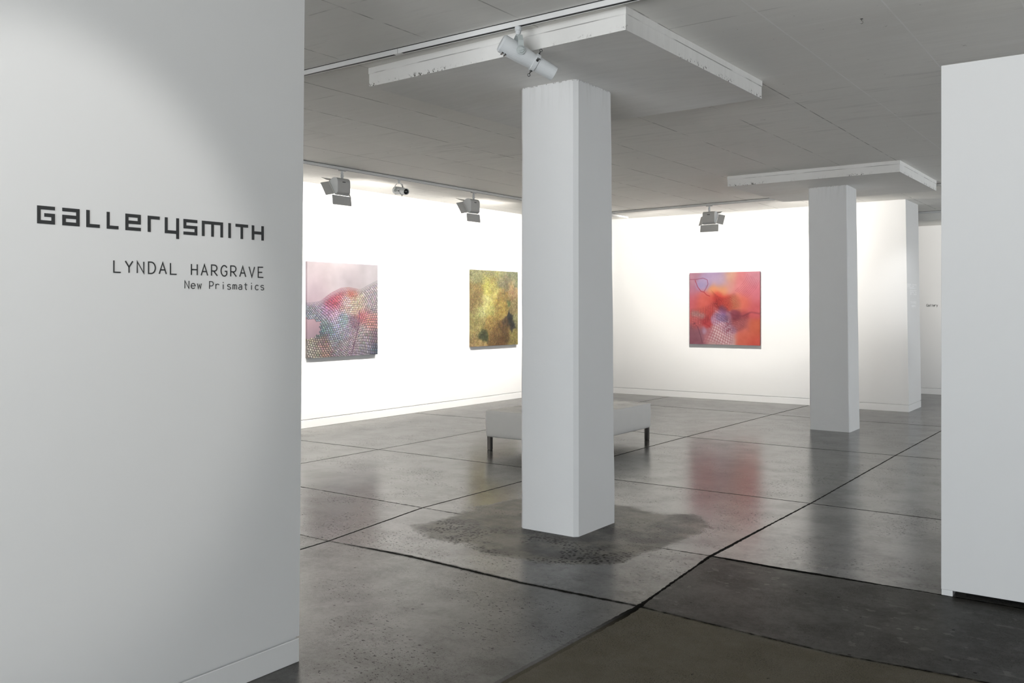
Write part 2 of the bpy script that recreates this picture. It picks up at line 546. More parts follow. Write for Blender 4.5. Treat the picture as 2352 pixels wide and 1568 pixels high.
# ------------------------------------------------------------------ room shell
ZC = 3.203
tag(link('floor', box(-9.3, 6.6, -5.3, 18.2, -0.2, 0.0), M_FLOOR), 'grey polished concrete floor with dark saw-cut joints and a worn patch', 'floor', kind='structure')
tag(link('ceiling', box(-9.3, 6.6, -5.3, 18.2, ZC, ZC + 0.2), M_CEIL), 'off-white painted concrete ceiling with board marks and seams', 'ceiling', kind='structure')

SKIRT = 0.103
def wall_block(x0, x1, y0, y1, ztop, name, label, bname=None, blabel=None, inset=0.013, lean=None):
    """a wall that stops above a recessed shadow line, with a flush skirting board below it"""
    bm = bmesh.new()
    v = add_box(bm, x0, x1, y0, y1, SKIRT + 0.010, ztop)
    if lean: lean(v)
    add_box(bm, x0 + inset, x1 - inset, y0 + inset, y1 - inset, SKIRT - 0.03, SKIRT + 0.03)
    o = tag(link(name, bm, M_WALL), label, 'wall', kind='structure')
    if bname:
        b = link(bname, box(x0, x1, y0, y1, 0.0, SKIRT), M_TRIM)
        bevel(b, 0.002, 1)
        tag(b, blabel, 'skirting board', kind='structure')
    return o

wall_block(-9.2, -8.98, -5.2, 14.53, ZC, 'wall_left', 'brightly lit long white wall on which the two left paintings hang',
           'baseboard_left', 'white skirting board along the foot of the long painting wall')
wall_block(-9.2, -3.9, 14.53, 14.75, ZC, 'wall_back', 'white back wall on which the red painting hangs',
           'baseboard_back', 'white skirting board under the red painting')
def pier_lean(v):
    for q in v[4:]:
        if q.co.x > -3.5: q.co.x -= 0.045
wall_block(-3.9, -3.002, 14.43, 15.31, ZC, 'wall_pier', 'white wall end beyond the small column, with pale white lettering on its side',
           'baseboard_pier', 'white skirting board round the foot of the wall end', lean=pier_lean)
wall_block(-9.2, 6.6, 17.72, 17.94, ZC, 'wall_far', 'furthest white wall seen through the gap at the right',
           'baseboard_far', 'white skirting board of the furthest wall')
tag(link('trim_1', box(-3.9, 6.5, 16.62, 17.72, 3.068, ZC), M_CEIL), 'dropped strip of ceiling along the furthest wall', 'bulkhead', kind='structure')
def sign_lean(v):
    for q in v[4:]:
        if q.co.y > 2: q.co.y += 0.034
wall_block(-3.26, -3.06, -5.2, 2.664, ZC, 'wall_sign', 'near white wall carrying the dark lettering',
           'baseboard_sign', 'white skirting board of the near lettered wall', lean=sign_lean)
# rear and far right walls of the room, behind and beside the camera, with rear windows and side openings added for light
bm = bmesh.new()
add_box(bm, -9.2, 6.6, -5.2, -5.0, 0, 0.06); add_box(bm, -9.2, 6.6, -5.2, -5.0, 2.40, ZC)
for a, b in ((-9.2, -5.0), (-2.55, -2.35), (0.1, 0.3), (2.6, 6.6)):
    add_box(bm, a, b, -5.2, -5.0, 0.06, 2.40)
tag(link('wall_rear', bm, M_WALL), 'white shopfront wall with tall windows behind the viewer', 'wall', kind='structure')
bm = bmesh.new()
add_box(bm, 6.0, 6.2, -5.2, 18.0, 0, 0.4); add_box(bm, 6.0, 6.2, -5.2, 18.0, 2.8, ZC)
for a, b in ((-5.2, 9.1), (12.3, 12.5), (15.7, 18.0)):
    add_box(bm, 6.0, 6.2, a, b, 0.4, 2.8)
tag(link('wall_side', bm, M_WALL), 'white side wall with windows to the right of the viewer', 'wall', kind='structure')
for i, (a, b) in enumerate(((-5.0, -2.55), (-2.35, 0.1), (0.3, 2.6))):
    bm = bmesh.new()
    for q in ((a, a + 0.05, 0.06, 2.40), (b - 0.05, b, 0.06, 2.40), (a + 0.05, b - 0.05, 0.06, 0.11), (a + 0.05, b - 0.05, 2.35, 2.40)):
        add_box(bm, q[0], q[1], -5.14, -5.06, q[2], q[3])
    tag(link('window_%d' % (i + 1), bm, M_TRACK), 'tall white window frame in the shopfront behind the viewer', 'window', 'shopfront windows', 'structure')

# movable white wall at the right edge, lifted off the floor on a recessed dark plinth
bm = bmesh.new()
v = add_box(bm, -0.942, 3.2, 5.316, 5.72, 0.030, 2.871)
wr = tag(link('wall_right', bm, M_WALL), 'tall white partition wall at the right edge, standing clear of the floor', 'partition wall', kind='structure')
bevel(wr, 0.003, 2)
p = link('plinth', box(-0.84, 3.1, 5.46, 5.66, 0.0, 0.030), M_SHADOWGAP, wr)
bm = bmesh.new(); add_box(bm, -0.940, -0.885, 5.318, 5.40, 0.0, 0.030)
link('foot', bm, M_TRIM, wr)

# ------------------------------------------------------------------ columns and drop panels
def column(name, base, top, zt, cham, label):
    bm = bmesh.new()
    NZ = 48
    rnd = random.Random(hash(label) % 1000 if False else len(label))
    def ring(t):
        pts = []
        c = [Vector(b).lerp(Vector(tp), t) for b, tp in zip(base, top)]
        for i in range(4):
            p, n, q = c[i], c[(i + 1) % 4], c[i - 1]
            pts.append(p + (q - p).normalized() * cham)
            pts.append(p + (n - p).normalized() * cham)
        # densify faces a little for the hand trowelled waviness
        out = []
        for i in range(8):
            a, b = pts[i], pts[(i + 1) % 8]
            k = 1 if i % 2 == 0 else 6
            for j in range(k): out.append(a.lerp(b, j / k))
        return out
    ph = [rnd.uniform(0, 6.28) for _ in range(64)]
    rings = []
    for iz in range(NZ + 1):
        t = iz / NZ
        r = ring(t)
        cx = sum(p.x for p in r) / len(r); cy = sum(p.y for p in r) / len(r)
        vs_ = []
        for k, p in enumerate(r):
            w_ = 0.0011 * math.sin(t * 17 + 0.21 * k + ph[1]) + 0.0007 * math.sin(t * 33 + 0.13 * k + ph[8])
            d = (Vector((p.x - cx, p.y - cy))).normalized()
            vs_.append(bm.verts.new((p.x + d.x * w_, p.y + d.y * w_, zt * t)))
        rings.append(vs_)
    n = len(rings[0])
    for a, b in zip(rings[:-1], rings[1:]):
        for k in range(n):
            bm.faces.new((a[k], a[(k + 1) % n], b[(k + 1) % n], b[k]))
    bm.faces.new(rings[0][::-1]); bm.faces.new(rings[-1])
    return tag(link(name, bm, M_COLUMN), label, 'column', kind='structure')

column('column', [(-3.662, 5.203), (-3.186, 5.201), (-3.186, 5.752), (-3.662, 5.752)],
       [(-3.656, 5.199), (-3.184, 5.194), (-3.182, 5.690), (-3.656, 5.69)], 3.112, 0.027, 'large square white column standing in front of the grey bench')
column('column', [(-3.614, 11.640), (-3.110, 11.628), (-3.113, 12.108), (-3.614, 12.115)],
       [(-3.634, 11.640), (-3.140, 11.618), (-3.150, 12.085), (-3.634, 12.10)], 3.112, 0.012, 'smaller square white column right of the red painting')

def drop_panel(corners_bottom, centre, label):
    """thickened slab over a column; the soffit rises slightly to the middle"""
    bm = bmesh.new()
    cb = [Vector((a, b, 0)) for a, b in corners_bottom]
    c = Vector((centre[0], centre[1], 0))
    def ring(s, z, seg=8):
        out = []
        for i in range(4):
            a, b = cb[i], cb[(i + 1) % 4]
            for j in range(seg):
                p = c + (a.lerp(b, j / seg) - c) * s
                out.append(bm.verts.new((p.x, p.y, z)))
        return out
    rs = [ring(1.0, ZC + 0.01), ring(1.0, 3.162), ring(0.9965, 3.158), ring(0.9965, 3.0755)]
    soff = [ring(0.9965, 3.0755)] + [ring(q, 3.0755 + 0.0365 * (1 - q * q) ** 1.0) for q in (0.9, 0.8, 0.7, 0.6, 0.5, 0.4, 0.3, 0.2)]
    for a, b in zip(rs[:-1], rs[1:]):
        n = len(a)
        for k in range(n): bm.faces.new((a[k], a[(k + 1) % n], b[(k + 1) % n], b[k]))
    for a, b in zip(soff[:-1], soff[1:]):
        n = len(a)
        for k in range(n): bm.faces.new((a[k], a[(k + 1) % n], b[(k + 1) % n], b[k])).smooth = True
    bm.faces.new(soff[-1]).smooth = True; bm.faces.new(rs[0][::-1])
    return tag(link('drop_panel', bm, M_PANEL), label, 'ceiling panel', kind='structure')
drop_panel([(-4.385, 4.43), (-2.345, 4.342), (-2.312, 6.345), (-4.37, 6.42)], (-3.36, 5.40), 'large square white slab under the ceiling above the big column')
drop_panel([(-4.33, 10.655), (-2.298, 10.605), (-2.285, 12.60), (-4.305, 12.655)], (-3.31, 11.63), 'distant square white slab under the ceiling above the smaller column')

# ------------------------------------------------------------------ lettering
class Letter:
    """letters as flat vinyl shapes; local u runs along the text, v is up"""
    def __init__(s, org, u, n):
        s.o, s.u, s.n = Vector(org), Vector(u), Vector(n)
    def P(s, a, b, h): return s.o + s.u * a + Vector((0, 0, 1)) * b + s.n * h
TH = 0.0012
def add_rect(bm, L, a0, a1, b0, b1):
    add_prism(bm, [(a0, b0), (a1, b0), (a1, b1), (a0, b1)], lambda p: L.P(p[0], p[1], 0.0), lambda p: L.P(p[0], p[1], TH))
def add_stroke(bm, L, pts, wd):
    """a constant width stroke along a polyline, as one ribbon with mitred bends"""
    pts = [Vector(p) for p in pts]
    closed = (pts[0] - pts[-1]).length < 1e-6
    if closed: pts = pts[:-1]
    n = len(pts)
    lft, rgt = [], []
    for i in range(n):
        if closed: a, b, c = pts[i - 1], pts[i], pts[(i + 1) % n]
        else: a, b, c = pts[max(i - 1, 0)], pts[i], pts[min(i + 1, n - 1)]
        d1 = (b - a).normalized() if (b - a).length > 1e-9 else (c - b).normalized()
        d2 = (c - b).normalized() if (c - b).length > 1e-9 else d1
        n1 = Vector((-d1.y, d1.x)); n2 = Vector((-d2.y, d2.x))
        mth = (n1 + n2)
        mth = mth.normalized() if mth.length > 1e-6 else n1
        k = min(1.0 / max(mth.dot(n1), 0.35), 2.2)
        lft.append(b + mth * wd * 0.5 * k); rgt.append(b - mth * wd * 0.5 * k)
    m_ = n if closed else n - 1
    f0 = [bm.verts.new(L.P(p.x, p.y, 0)) for p in lft]; f1 = [bm.verts.new(L.P(p.x, p.y, TH)) for p in lft]
    g0 = [bm.verts.new(L.P(p.x, p.y, 0)) for p in rgt]; g1 = [bm.verts.new(L.P(p.x, p.y, TH)) for p in rgt]
    for i in range(m_):
        j = (i + 1) % n
        bm.faces.new((f1[i], f1[j], g1[j], g1[i])); bm.faces.new((f0[i], g0[i], g0[j], f0[j]))
        bm.faces.new((f0[i], f0[j], f1[j], f1[i])); bm.faces.new((g0[i], g1[i], g1[j], g0[j]))
    if not closed:
        bm.faces.new((f0[0], f1[0], g1[0], g0[0])); bm.faces.new((f0[-1], g0[-1], g1[-1], f1[-1]))

def arc(cx, cy, rx, ry, a0, a1, n=14):
    return [(cx + rx * math.cos(R(a0 + (a1 - a0) * i / n)), cy + ry * math.sin(R(a0 + (a1 - a0) * i / n))) for i in range(n + 1)]
W_ = 0.62
FONT = {   # strokes in a box of height 1 (capitals), width 0.62; lower case x-height 0.68
 'L': [[(0, 1), (0, 0), (W_, 0)]],
 'Y': [[(-0.03, 1), (W_ / 2, 0.48), (W_ + 0.03, 1)], [(W_ / 2, 0.48), (W_ / 2, 0)]],
 'N': [[(0, 0), (0, 1), (W_, 0), (W_, 1)]],
 'D': [[(0, 0), (0, 1), (0.24, 1)] + arc(0.24, 0.5, 0.42, 0.5, 88, -88) + [(0.24, 0), (0, 0)]],
 'A': [[(-0.04, 0), (W_ / 2, 1), (W_ + 0.04, 0)], [(0.10, 0.36), (W_ - 0.10, 0.36)]],
 'H': [[(0, 0), (0, 1)], [(W_, 0), (W_, 1)], [(0, 0.5), (W_, 0.5)]],
 'R': [[(0, 0), (0, 1), (0.32, 1)] + arc(0.32, 0.72, 0.28, 0.28, 88, -88) + [(0.32, 0.44), (0, 0.44)], [(0.24, 0.44), (W_ + 0.02, 0)]],
 'G': [arc(0.34, 0.5, 0.36, 0.5, 38, 322, 26) + [(W_ + 0.01, 0.2), (W_ + 0.01, 0.46), (0.40, 0.46)]],
 'V': [[(-0.02, 1), (W_ / 2, 0), (W_ + 0.02, 1)]],
 'E': [[(W_ - 0.04, 1), (0, 1), (0, 0), (W_, 0)], [(0, 0.5), (W_ - 0.14, 0.5)]],
 'P': [[(0, 0), (0, 1), (0.32, 1)] + arc(0.32, 0.70, 0.28, 0.30, 88, -88) + [(0.32, 0.40), (0, 0.40)]],
 'e': [[(0.02, 0.35), (W_ - 0.02, 0.35)] + arc(0.31, 0.34, 0.31, 0.34, 2, 320, 24)],
 'w': [[(0, 0.68), (0.15, 0), (0.31, 0.55), (0.47, 0), (W_, 0.68)]],
 'r': [[(0.06, 0), (0.06, 0.68)], arc(0.36, 0.38, 0.30, 0.29, 180, 40, 12)],
 'i': [[(0.31, 0), (0.31, 0.66)], [(0.31, 0.84), (0.31, 0.98)]],
 's': [arc(0.31, 0.51, 0.25, 0.165, 25, 250, 14) + arc(0.31, 0.17, 0.26, 0.175, 70, -155, 14)],
 'm': [[(0, 0), (0, 0.68)], arc(0.155, 0.48, 0.155, 0.18, 180, 0, 10) + [(0.31, 0)], arc(0.465, 0.48, 0.155, 0.18, 180, 0, 10) + [(W_, 0)]],
 'a': [arc(0.30, 0.48, 0.24, 0.19, 155, 0, 12) + [(0.54, 0)], arc(0.27, 0.19, 0.24, 0.19, 50, 330, 18), [(0.54, 0.37), (0.36, 0.37)]],
 't': [[(0.24, 0.94), (0.24, 0.2)] + arc(0.40, 0.18, 0.16, 0.17, 180, 290, 8), [(0.02, 0.68), (0.52, 0.68)]],
 'c': [arc(0.32, 0.34, 0.31, 0.34, 45, 315, 22)],
 'l': [[(0.31, 1.0), (0.31, 0)]],
 'y': [[(0.02, 0.68), (0.31, 0.04)], [(W_, 0.68), (0.22, -0.26), (0.06, -0.26)]],
}
def stroke_text(name, text, org, u, n, h, pitch, wd, mat, label, cat='lettering'):
    root = empty(name, org)
    for i, ch in enumerate(text):
        if ch == ' ': continue
        bm = bmesh.new()
        L = Letter((0, 0, 0), u, n)
        for st in FONT[ch]:
            add_stroke(bm, L, [(i * pitch + p[0] * h, p[1] * h) for p in st], wd)
        link('letter', bm, mat, root)
    return tag(root, label, cat)

# square logo letters: rectangles in units of the stroke width (u0, u1, v0, v1), v up from the base line
SQ = {'G': (5, [(0, 5, 4, 5), (0, 1, 1, 4), (0, 5, 0, 1), (4, 5, 1, 3), (2, 4, 2, 3)]),
      'a': (5, [(0, 5, 4, 5), (4, 5, 0, 4), (0, 4, 2, 3), (0, 1, 0, 2), (1, 4, 0, 1)]),
      'L': (4, [(0, 1, 0, 5), (1, 4, 0, 1)]),
      'e': (5, [(0, 1, 0, 5), (1, 5, 4, 5), (4, 5, 2, 4), (1, 4, 2, 3), (1, 5, 0, 1)]),
      'r': (4, [(0, 1, 0, 5), (1, 4, 4, 5)]),
      'y': (5, [(0, 1, 0, 5), (1, 4, 0, 1), (4, 5, -1.55, 5)]),
      's': (5, [(0, 5, 4, 5), (0, 1, 3, 4), (0, 5, 2, 3), (4, 5, 1, 2), (0, 5, 0, 1)]),
      'm': (8, [(0, 8, 4, 5), (0, 1, 0, 4), (3.5, 4.5, 0, 4), (7, 8, 0, 4)]),
      'I': (1, [(0, 1, 0, 5)]),
      'T': (5, [(0, 5, 4, 5), (2, 3, 0, 4)]),
      'H': (5, [(0, 1, 0, 5), (4, 5, 0, 5), (1, 4, 2, 3)]),
      'P': (5, [(0, 1, 0, 5), (1, 5, 4, 5), (4, 5, 2, 4), (1, 4, 2, 3)]),
      'R': (5, [(0, 1, 0, 5), (1, 5, 4, 5), (4, 5, 2.5, 4), (1, 4, 2, 3), (4, 5, 0, 2)]),
      'O': (5, [(0, 1, 0, 5), (4, 5, 0, 5), (1, 4, 4, 5), (1, 4, 0, 1)]),
      'J': (5, [(4, 5, 0, 5), (0, 4, 0, 1), (0, 1, 1, 2)]),
      'E': (5, [(0, 1, 0, 5), (1, 5, 4, 5), (1, 5, 2, 3), (1, 5, 0, 1)]),
      'C': (5, [(0, 1, 0, 5), (1, 5, 4, 5), (1, 5, 0, 1)]),
      'S': (5, [(0, 5, 4, 5), (0, 1, 3, 4), (0, 5, 2, 3), (4, 5, 1, 2), (0, 5, 0, 1)]),
      'A': (5, [(0, 1, 0, 5), (4, 5, 0, 5), (1, 4, 4, 5), (1, 4, 2, 3)])}
WX = -3.0595
root = empty('wall_lettering', (WX, 1.5239, 1.839))
LOGO = [('G', 1.5239, 1.5843), ('a', 1.6096, 1.6709), ('L', 1.695, 1.7449), ('L', 1.7708, 1.8158), ('e', 1.8426, 1.9041), ('r', 1.9321, 1.9818),
        ('y', 2.0034, 2.0645), ('s', 2.084, 2.146), ('m', 2.1667, 2.2654), ('I', 2.2911, 2.3035), ('T', 2.3263, 2.3883), ('H', 2.4074, 2.4694)]
SV = 0.0121
for ch, a, b in LOGO:
    wu, rects = SQ[ch]
    su = (b - a) / wu
    bm = bmesh.new()
    L = Letter((0, a - 1.5239, 0), (0, 1, 0), (1, 0, 0))
    for q in rects: add_rect(bm, L, q[0] * su, q[1] * su, q[2] * SV, q[3] * SV)
    link('letter', bm, M_VINYL, root)
tag(root, 'bold square charcoal gallery name, top line on the near white wall', 'lettering')
stroke_text('wall_lettering', 'LYNDAL HARGRAVE', (WX, 1.798, 1.6835), (0, 1, 0), (1, 0, 0), 0.0425, 0.0459, 0.0047, M_VINYL,
            'thin black capitals in the middle line on the near white wall')
stroke_text('wall_lettering', 'New Prismatics', (WX, 2.090, 1.6305), (0, 1, 0), (1, 0, 0), 0.0295, 0.0279, 0.0030, M_VINYL,
            'small thin black show title, bottom line on the near white wall')
stroke_text('wall_lettering', 'Gallery', (-3.383, 17.7195, 1.598), (1, 0, 0), (0, -1, 0), 0.043, 0.0272, 0.0052, M_VINYL,
            'tiny black word on the furthest wall, seen through the gap')
# pale lettering on the side of the wall end
root = empty('wall_lettering', (-3.0005, 14.46, 1.57))
def sq_line(text, y1, z0, s, gap, xo):
    wtot = sum(SQ[c][0] for c in text) * s + gap * (len(text) - 1)
    yy = y1 - wtot
    for ch in text:
        bm = bmesh.new()
        L = Letter((xo, yy - 14.46, z0 - 1.57), (0, 1, 0), (1, 0, 0))
        for q in SQ[ch][1]: add_rect(bm, L, q[0] * s, q[1] * s, q[2] * s, q[3] * s)
        link('letter', bm, M_WHITEVINYL, root)
        yy += SQ[ch][0] * s + gap
sq_line('PROJECT', 15.08, 1.862, 0.0145, 0.021, -0.0270)
sq_line('SPACE', 15.08, 1.772, 0.0145, 0.021, -0.0256)
rnd = random.Random(5)
for zz, hh, y0 in ((1.630, 0.042, 14.62), (1.582, 0.030, 14.72)):
    yy = y0
    while yy < 15.05:   # two lines too small to read
        bm = bmesh.new(); L = Letter((-0.0232, yy - 14.46, zz - 1.57), (0, 1, 0), (1, 0, 0))
        wq = rnd.uniform(0.018, 0.03)
        add_rect(bm, L, 0, wq * 0.35, 0, hh); add_rect(bm, L, wq * 0.35, wq, hh * rnd.choice((0, 0.4, 0.8)), hh * 1.0 if rnd.random() < 0.3 else hh * 0.95)
        link('letter', bm, M_WHITEVINYL, root)
        yy += wq + 0.016
tag(root, 'pale white lettering in stacked lines on the side of the wall end', 'lettering')

# ------------------------------------------------------------------ paintings
def srgb(c):
    c = np.asarray(c, float) / 255.0
    return np.where(c <= 0.04045, c / 12.92, ((c + 0.055) / 1.055) ** 2.4)
def vnoise(rng, h, w_, cells):
    """smooth value noise, h x w_ pixels with about `cells` lumps across"""
    out = np.zeros((h, w_)); amp = 1.0; tot = 0
    for o in range(4):
        n = int(cells * 2 ** o) + 2
        g = rng.random((n + 1, n + 1))
        yy = np.linspace(0, n - 1e-6, h); xx = np.linspace(0, n - 1e-6, w_)
        yi = yy.astype(int); xi = xx.astype(int)
        fy = (yy - yi)[:, None]; fx = (xx - xi)[None, :]
        fy = fy * fy * (3 - 2 * fy); fx = fx * fx * (3 - 2 * fx)
        a = g[yi][:, xi]; b = g[yi][:, xi + 1]; c = g[yi + 1][:, xi]; d = g[yi + 1][:, xi + 1]
        out += amp * ((a * (1 - fx) + b * fx) * (1 - fy) + (c * (1 - fx) + d * fx) * fy)
        tot += amp; amp *= 0.5
    return out / tot
def rbf(u, v, pts, sharp=1.0):
    """blend of colour spots: list of (u, v, radius, (r, g, b))"""
    num = 0; den = 1e-9
    for pu, pv, r, c in pts:
        k = np.exp(-(((u - pu) ** 2 + (v - pv) ** 2) / (r * r)) * sharp)
        num = num + k[..., None] * np.array(c, float); den = den + k
    return num / den[..., None] if np.ndim(den) else num / den
def fill_poly(img, poly, col, alpha=1.0):
    h, w_ = img.shape[:2]
    P = np.array(poly) * np.array([w_, h])
    x0, y0 = np.floor(P.min(0)).astype(int); x1, y1 = np.ceil(P.max(0)).astype(int) + 1
    x0, y0, x1, y1 = max(x0, 0), max(y0, 0), min(x1, w_), min(y1, h)
    if x1 <= x0 or y1 <= y0: return
    X, Y = np.meshgrid(np.arange(x0, x1) + 0.5, np.arange(y0, y1) + 0.5)
    ins = np.zeros(X.shape, bool)
    n = len(P); j = n - 1
    for i in range(n):
        xi, yi = P[i]; xj, yj = P[j]
        if yi != yj:
            c = ((yi > Y) != (yj > Y)) & (X < (xj - xi) * (Y - yi) / (yj - yi) + xi)
            ins ^= c
        j = i
    s = img[y0:y1, x0:x1]
    s[ins] = s[ins] * (1 - alpha) + np.array(col, float) * alpha
def draw_line(img, p, q, col, wd, alpha=1.0):
    p, q = np.array(p, float), np.array(q, float)
    d = q - p; L = np.hypot(*d)
    if L < 1e-9: return
    n = np.array([-d[1], d[0]]) / L * wd * 0.5
    fill_poly(img, [p + n, q + n, q - n, p - n], col, alpha)

def art_hill(h=320, w_=320):
    rng = np.random.default_rng(3)
    V, U = np.meshgrid((np.arange(h) + 0.5) / h, (np.arange(w_) + 0.5) / w_, indexing='ij')
    n = vnoise(rng, h, w_, 3); n2 = vnoise(rng, h, w_, 6)
    bgp = [(0.1, 0.05, 0.3, (214, 200, 206)), (0.45, 0.08, 0.3, (222, 208, 212)), (0.9, 0.05, 0.3, (196, 190, 196)), (0.5, 0.2, 0.16, (176, 168, 178)),
           (0.12, 0.28, 0.16, (205, 184, 194)), (0.1, 0.36, 0.12, (178, 160, 176)), (0.1, 0.45, 0.12, (206, 176, 186)), (0.05, 0.68, 0.12, (196, 160, 172)), (0.06, 0.75, 0.1, (160, 142, 156)), (0.05, 0.85, 0.1, (172, 150, 162))]
    img = rbf(U, V, bgp) + (n[..., None] - 0.5) * 46 + (n2[..., None] - 0.5) * 18
    cells = [(0.33, 0.40, 0.10, (214, 60, 96)), (0.42, 0.36, 0.08, (226, 84, 104)), (0.62, 0.31, 0.07, (236, 96, 76)), (0.52, 0.42, 0.09, (240, 196, 190)), (0.70, 0.42, 0.11, (226, 200, 170)),
             (0.9, 0.25, 0.14, (196, 186, 190)), (0.9, 0.42, 0.12, (186, 172, 178)), (0.78, 0.58, 0.07, (232, 108, 120)), (0.86, 0.62, 0.09, (230, 150, 140)), (0.96, 0.62, 0.06, (214, 146, 142)),
             (0.14, 0.47, 0.08, (176, 164, 186)), (0.1, 0.56, 0.09, (150, 160, 176)), (0.26, 0.52, 0.07, (190, 140, 190)), (0.36, 0.56, 0.08, (212, 176, 206)), (0.22, 0.66, 0.08, (138, 158, 166)),
             (0.18, 0.73, 0.06, (84, 112, 122)), (0.30, 0.70, 0.06, (110, 140, 150)), (0.40, 0.68, 0.07, (170, 176, 206)), (0.48, 0.62, 0.07, (150, 186, 196)), (0.36, 0.82, 0.07, (140, 156, 172)),
             (0.46, 0.76, 0.06, (150, 166, 180)), (0.56, 0.72, 0.08, (180, 170, 190)), (0.64, 0.66, 0.07, (150, 110, 132)), (0.66, 0.82, 0.09, (190, 166, 176)), (0.78, 0.74, 0.09, (184, 176, 172)),
             (0.80, 0.88, 0.10, (170, 166, 176)), (0.93, 0.82, 0.08, (140, 118, 132)), (0.96, 0.95, 0.07, (96, 112, 138)), (0.16, 0.90, 0.09, (172, 150, 140)), (0.26, 0.92, 0.08, (178, 140, 124)), (0.08, 0.97, 0.1, (190, 186, 168)),
             (0.4, 0.93, 0.1, (164, 158, 164)), (0.6, 0.95, 0.1, (176, 160, 176)), (0.22, 0.86, 0.07, (150, 120, 116))]
    # lattice of little blocks over a folded hill
    def hill(i, j):
        s = i; t = j
        u = -0.06 + 1.14 * s + 0.07 * math.sin(t * 5.2 + s * 2.0) * t - 0.05 * math.cos(s * 7) * t
        top = float(np.interp(s, [0, 0.2, 0.33, 0.45, 0.55, 0.7, 0.8, 0.9, 1.05], [0.43, 0.41, 0.32, 0.265, 0.255, 0.275, 0.225, 0.18, 0.11]))
        v = top + (1.06 - top) * (t ** 1.22) + 0.035 * math.sin(s * 9 + t * 6) * t + 0.10 * t * (1 - t) * math.sin(s * 6.3 - 0.6)
        return u, v
    NI, NJ = 42, 38
    for j in range(NJ):
        for i in range(NI):
            q = [hill((i + a + (0.5 if j % 2 else 0)) / NI, (j + b) / NJ) for a, b in ((0, 0), (1.0, 0.25), (1.0, 1.25), (0, 1.0))]
            cu = sum(p[0] for p in q) / 4; cv = sum(p[1] for p in q) / 4
            if cu < -0.05 or cu > 1.05 or cv > 1.05: continue
            if cu < 0.17 and 0.60 < cv < 0.80 and (cu < 0.10 or 0.63 < cv < 0.77): continue
            c = rbf(np.array(cu), np.array(cv), cells, 1.3)
            c = c * rng.uniform(0.84, 1.10) + rng.normal(0, 6, 3)
            c = c * 0.82 + c.mean() * 0.18
            fade = min(1.0, max(0.25, j / 5.0))
            fill_poly(img, q, np.clip(c * 0.50 - np.array([6, 10, 0]), 14, 255), fade)
            m_ = np.mean(q, 0); tq = [m_ + (np.array(p) - m_) * 0.70 + np.array([0.0022, -0.0034]) for p in q]
            fill_poly(img, tq, np.clip(c * 1.10 + 10, 0, 250), fade)
    for t in np.linspace(0, 1, 60):     # the dark fold down the middle
        u = 0.72 - 0.09 * t + 0.02 * math.sin(t * 5); v = 0.5 + 0.5 * t
        draw_line(img, (u, v), (u + 0.004, v + 0.014), (96, 62, 92), 0.012, 0.55)
    return np.clip(img, 0, 255)

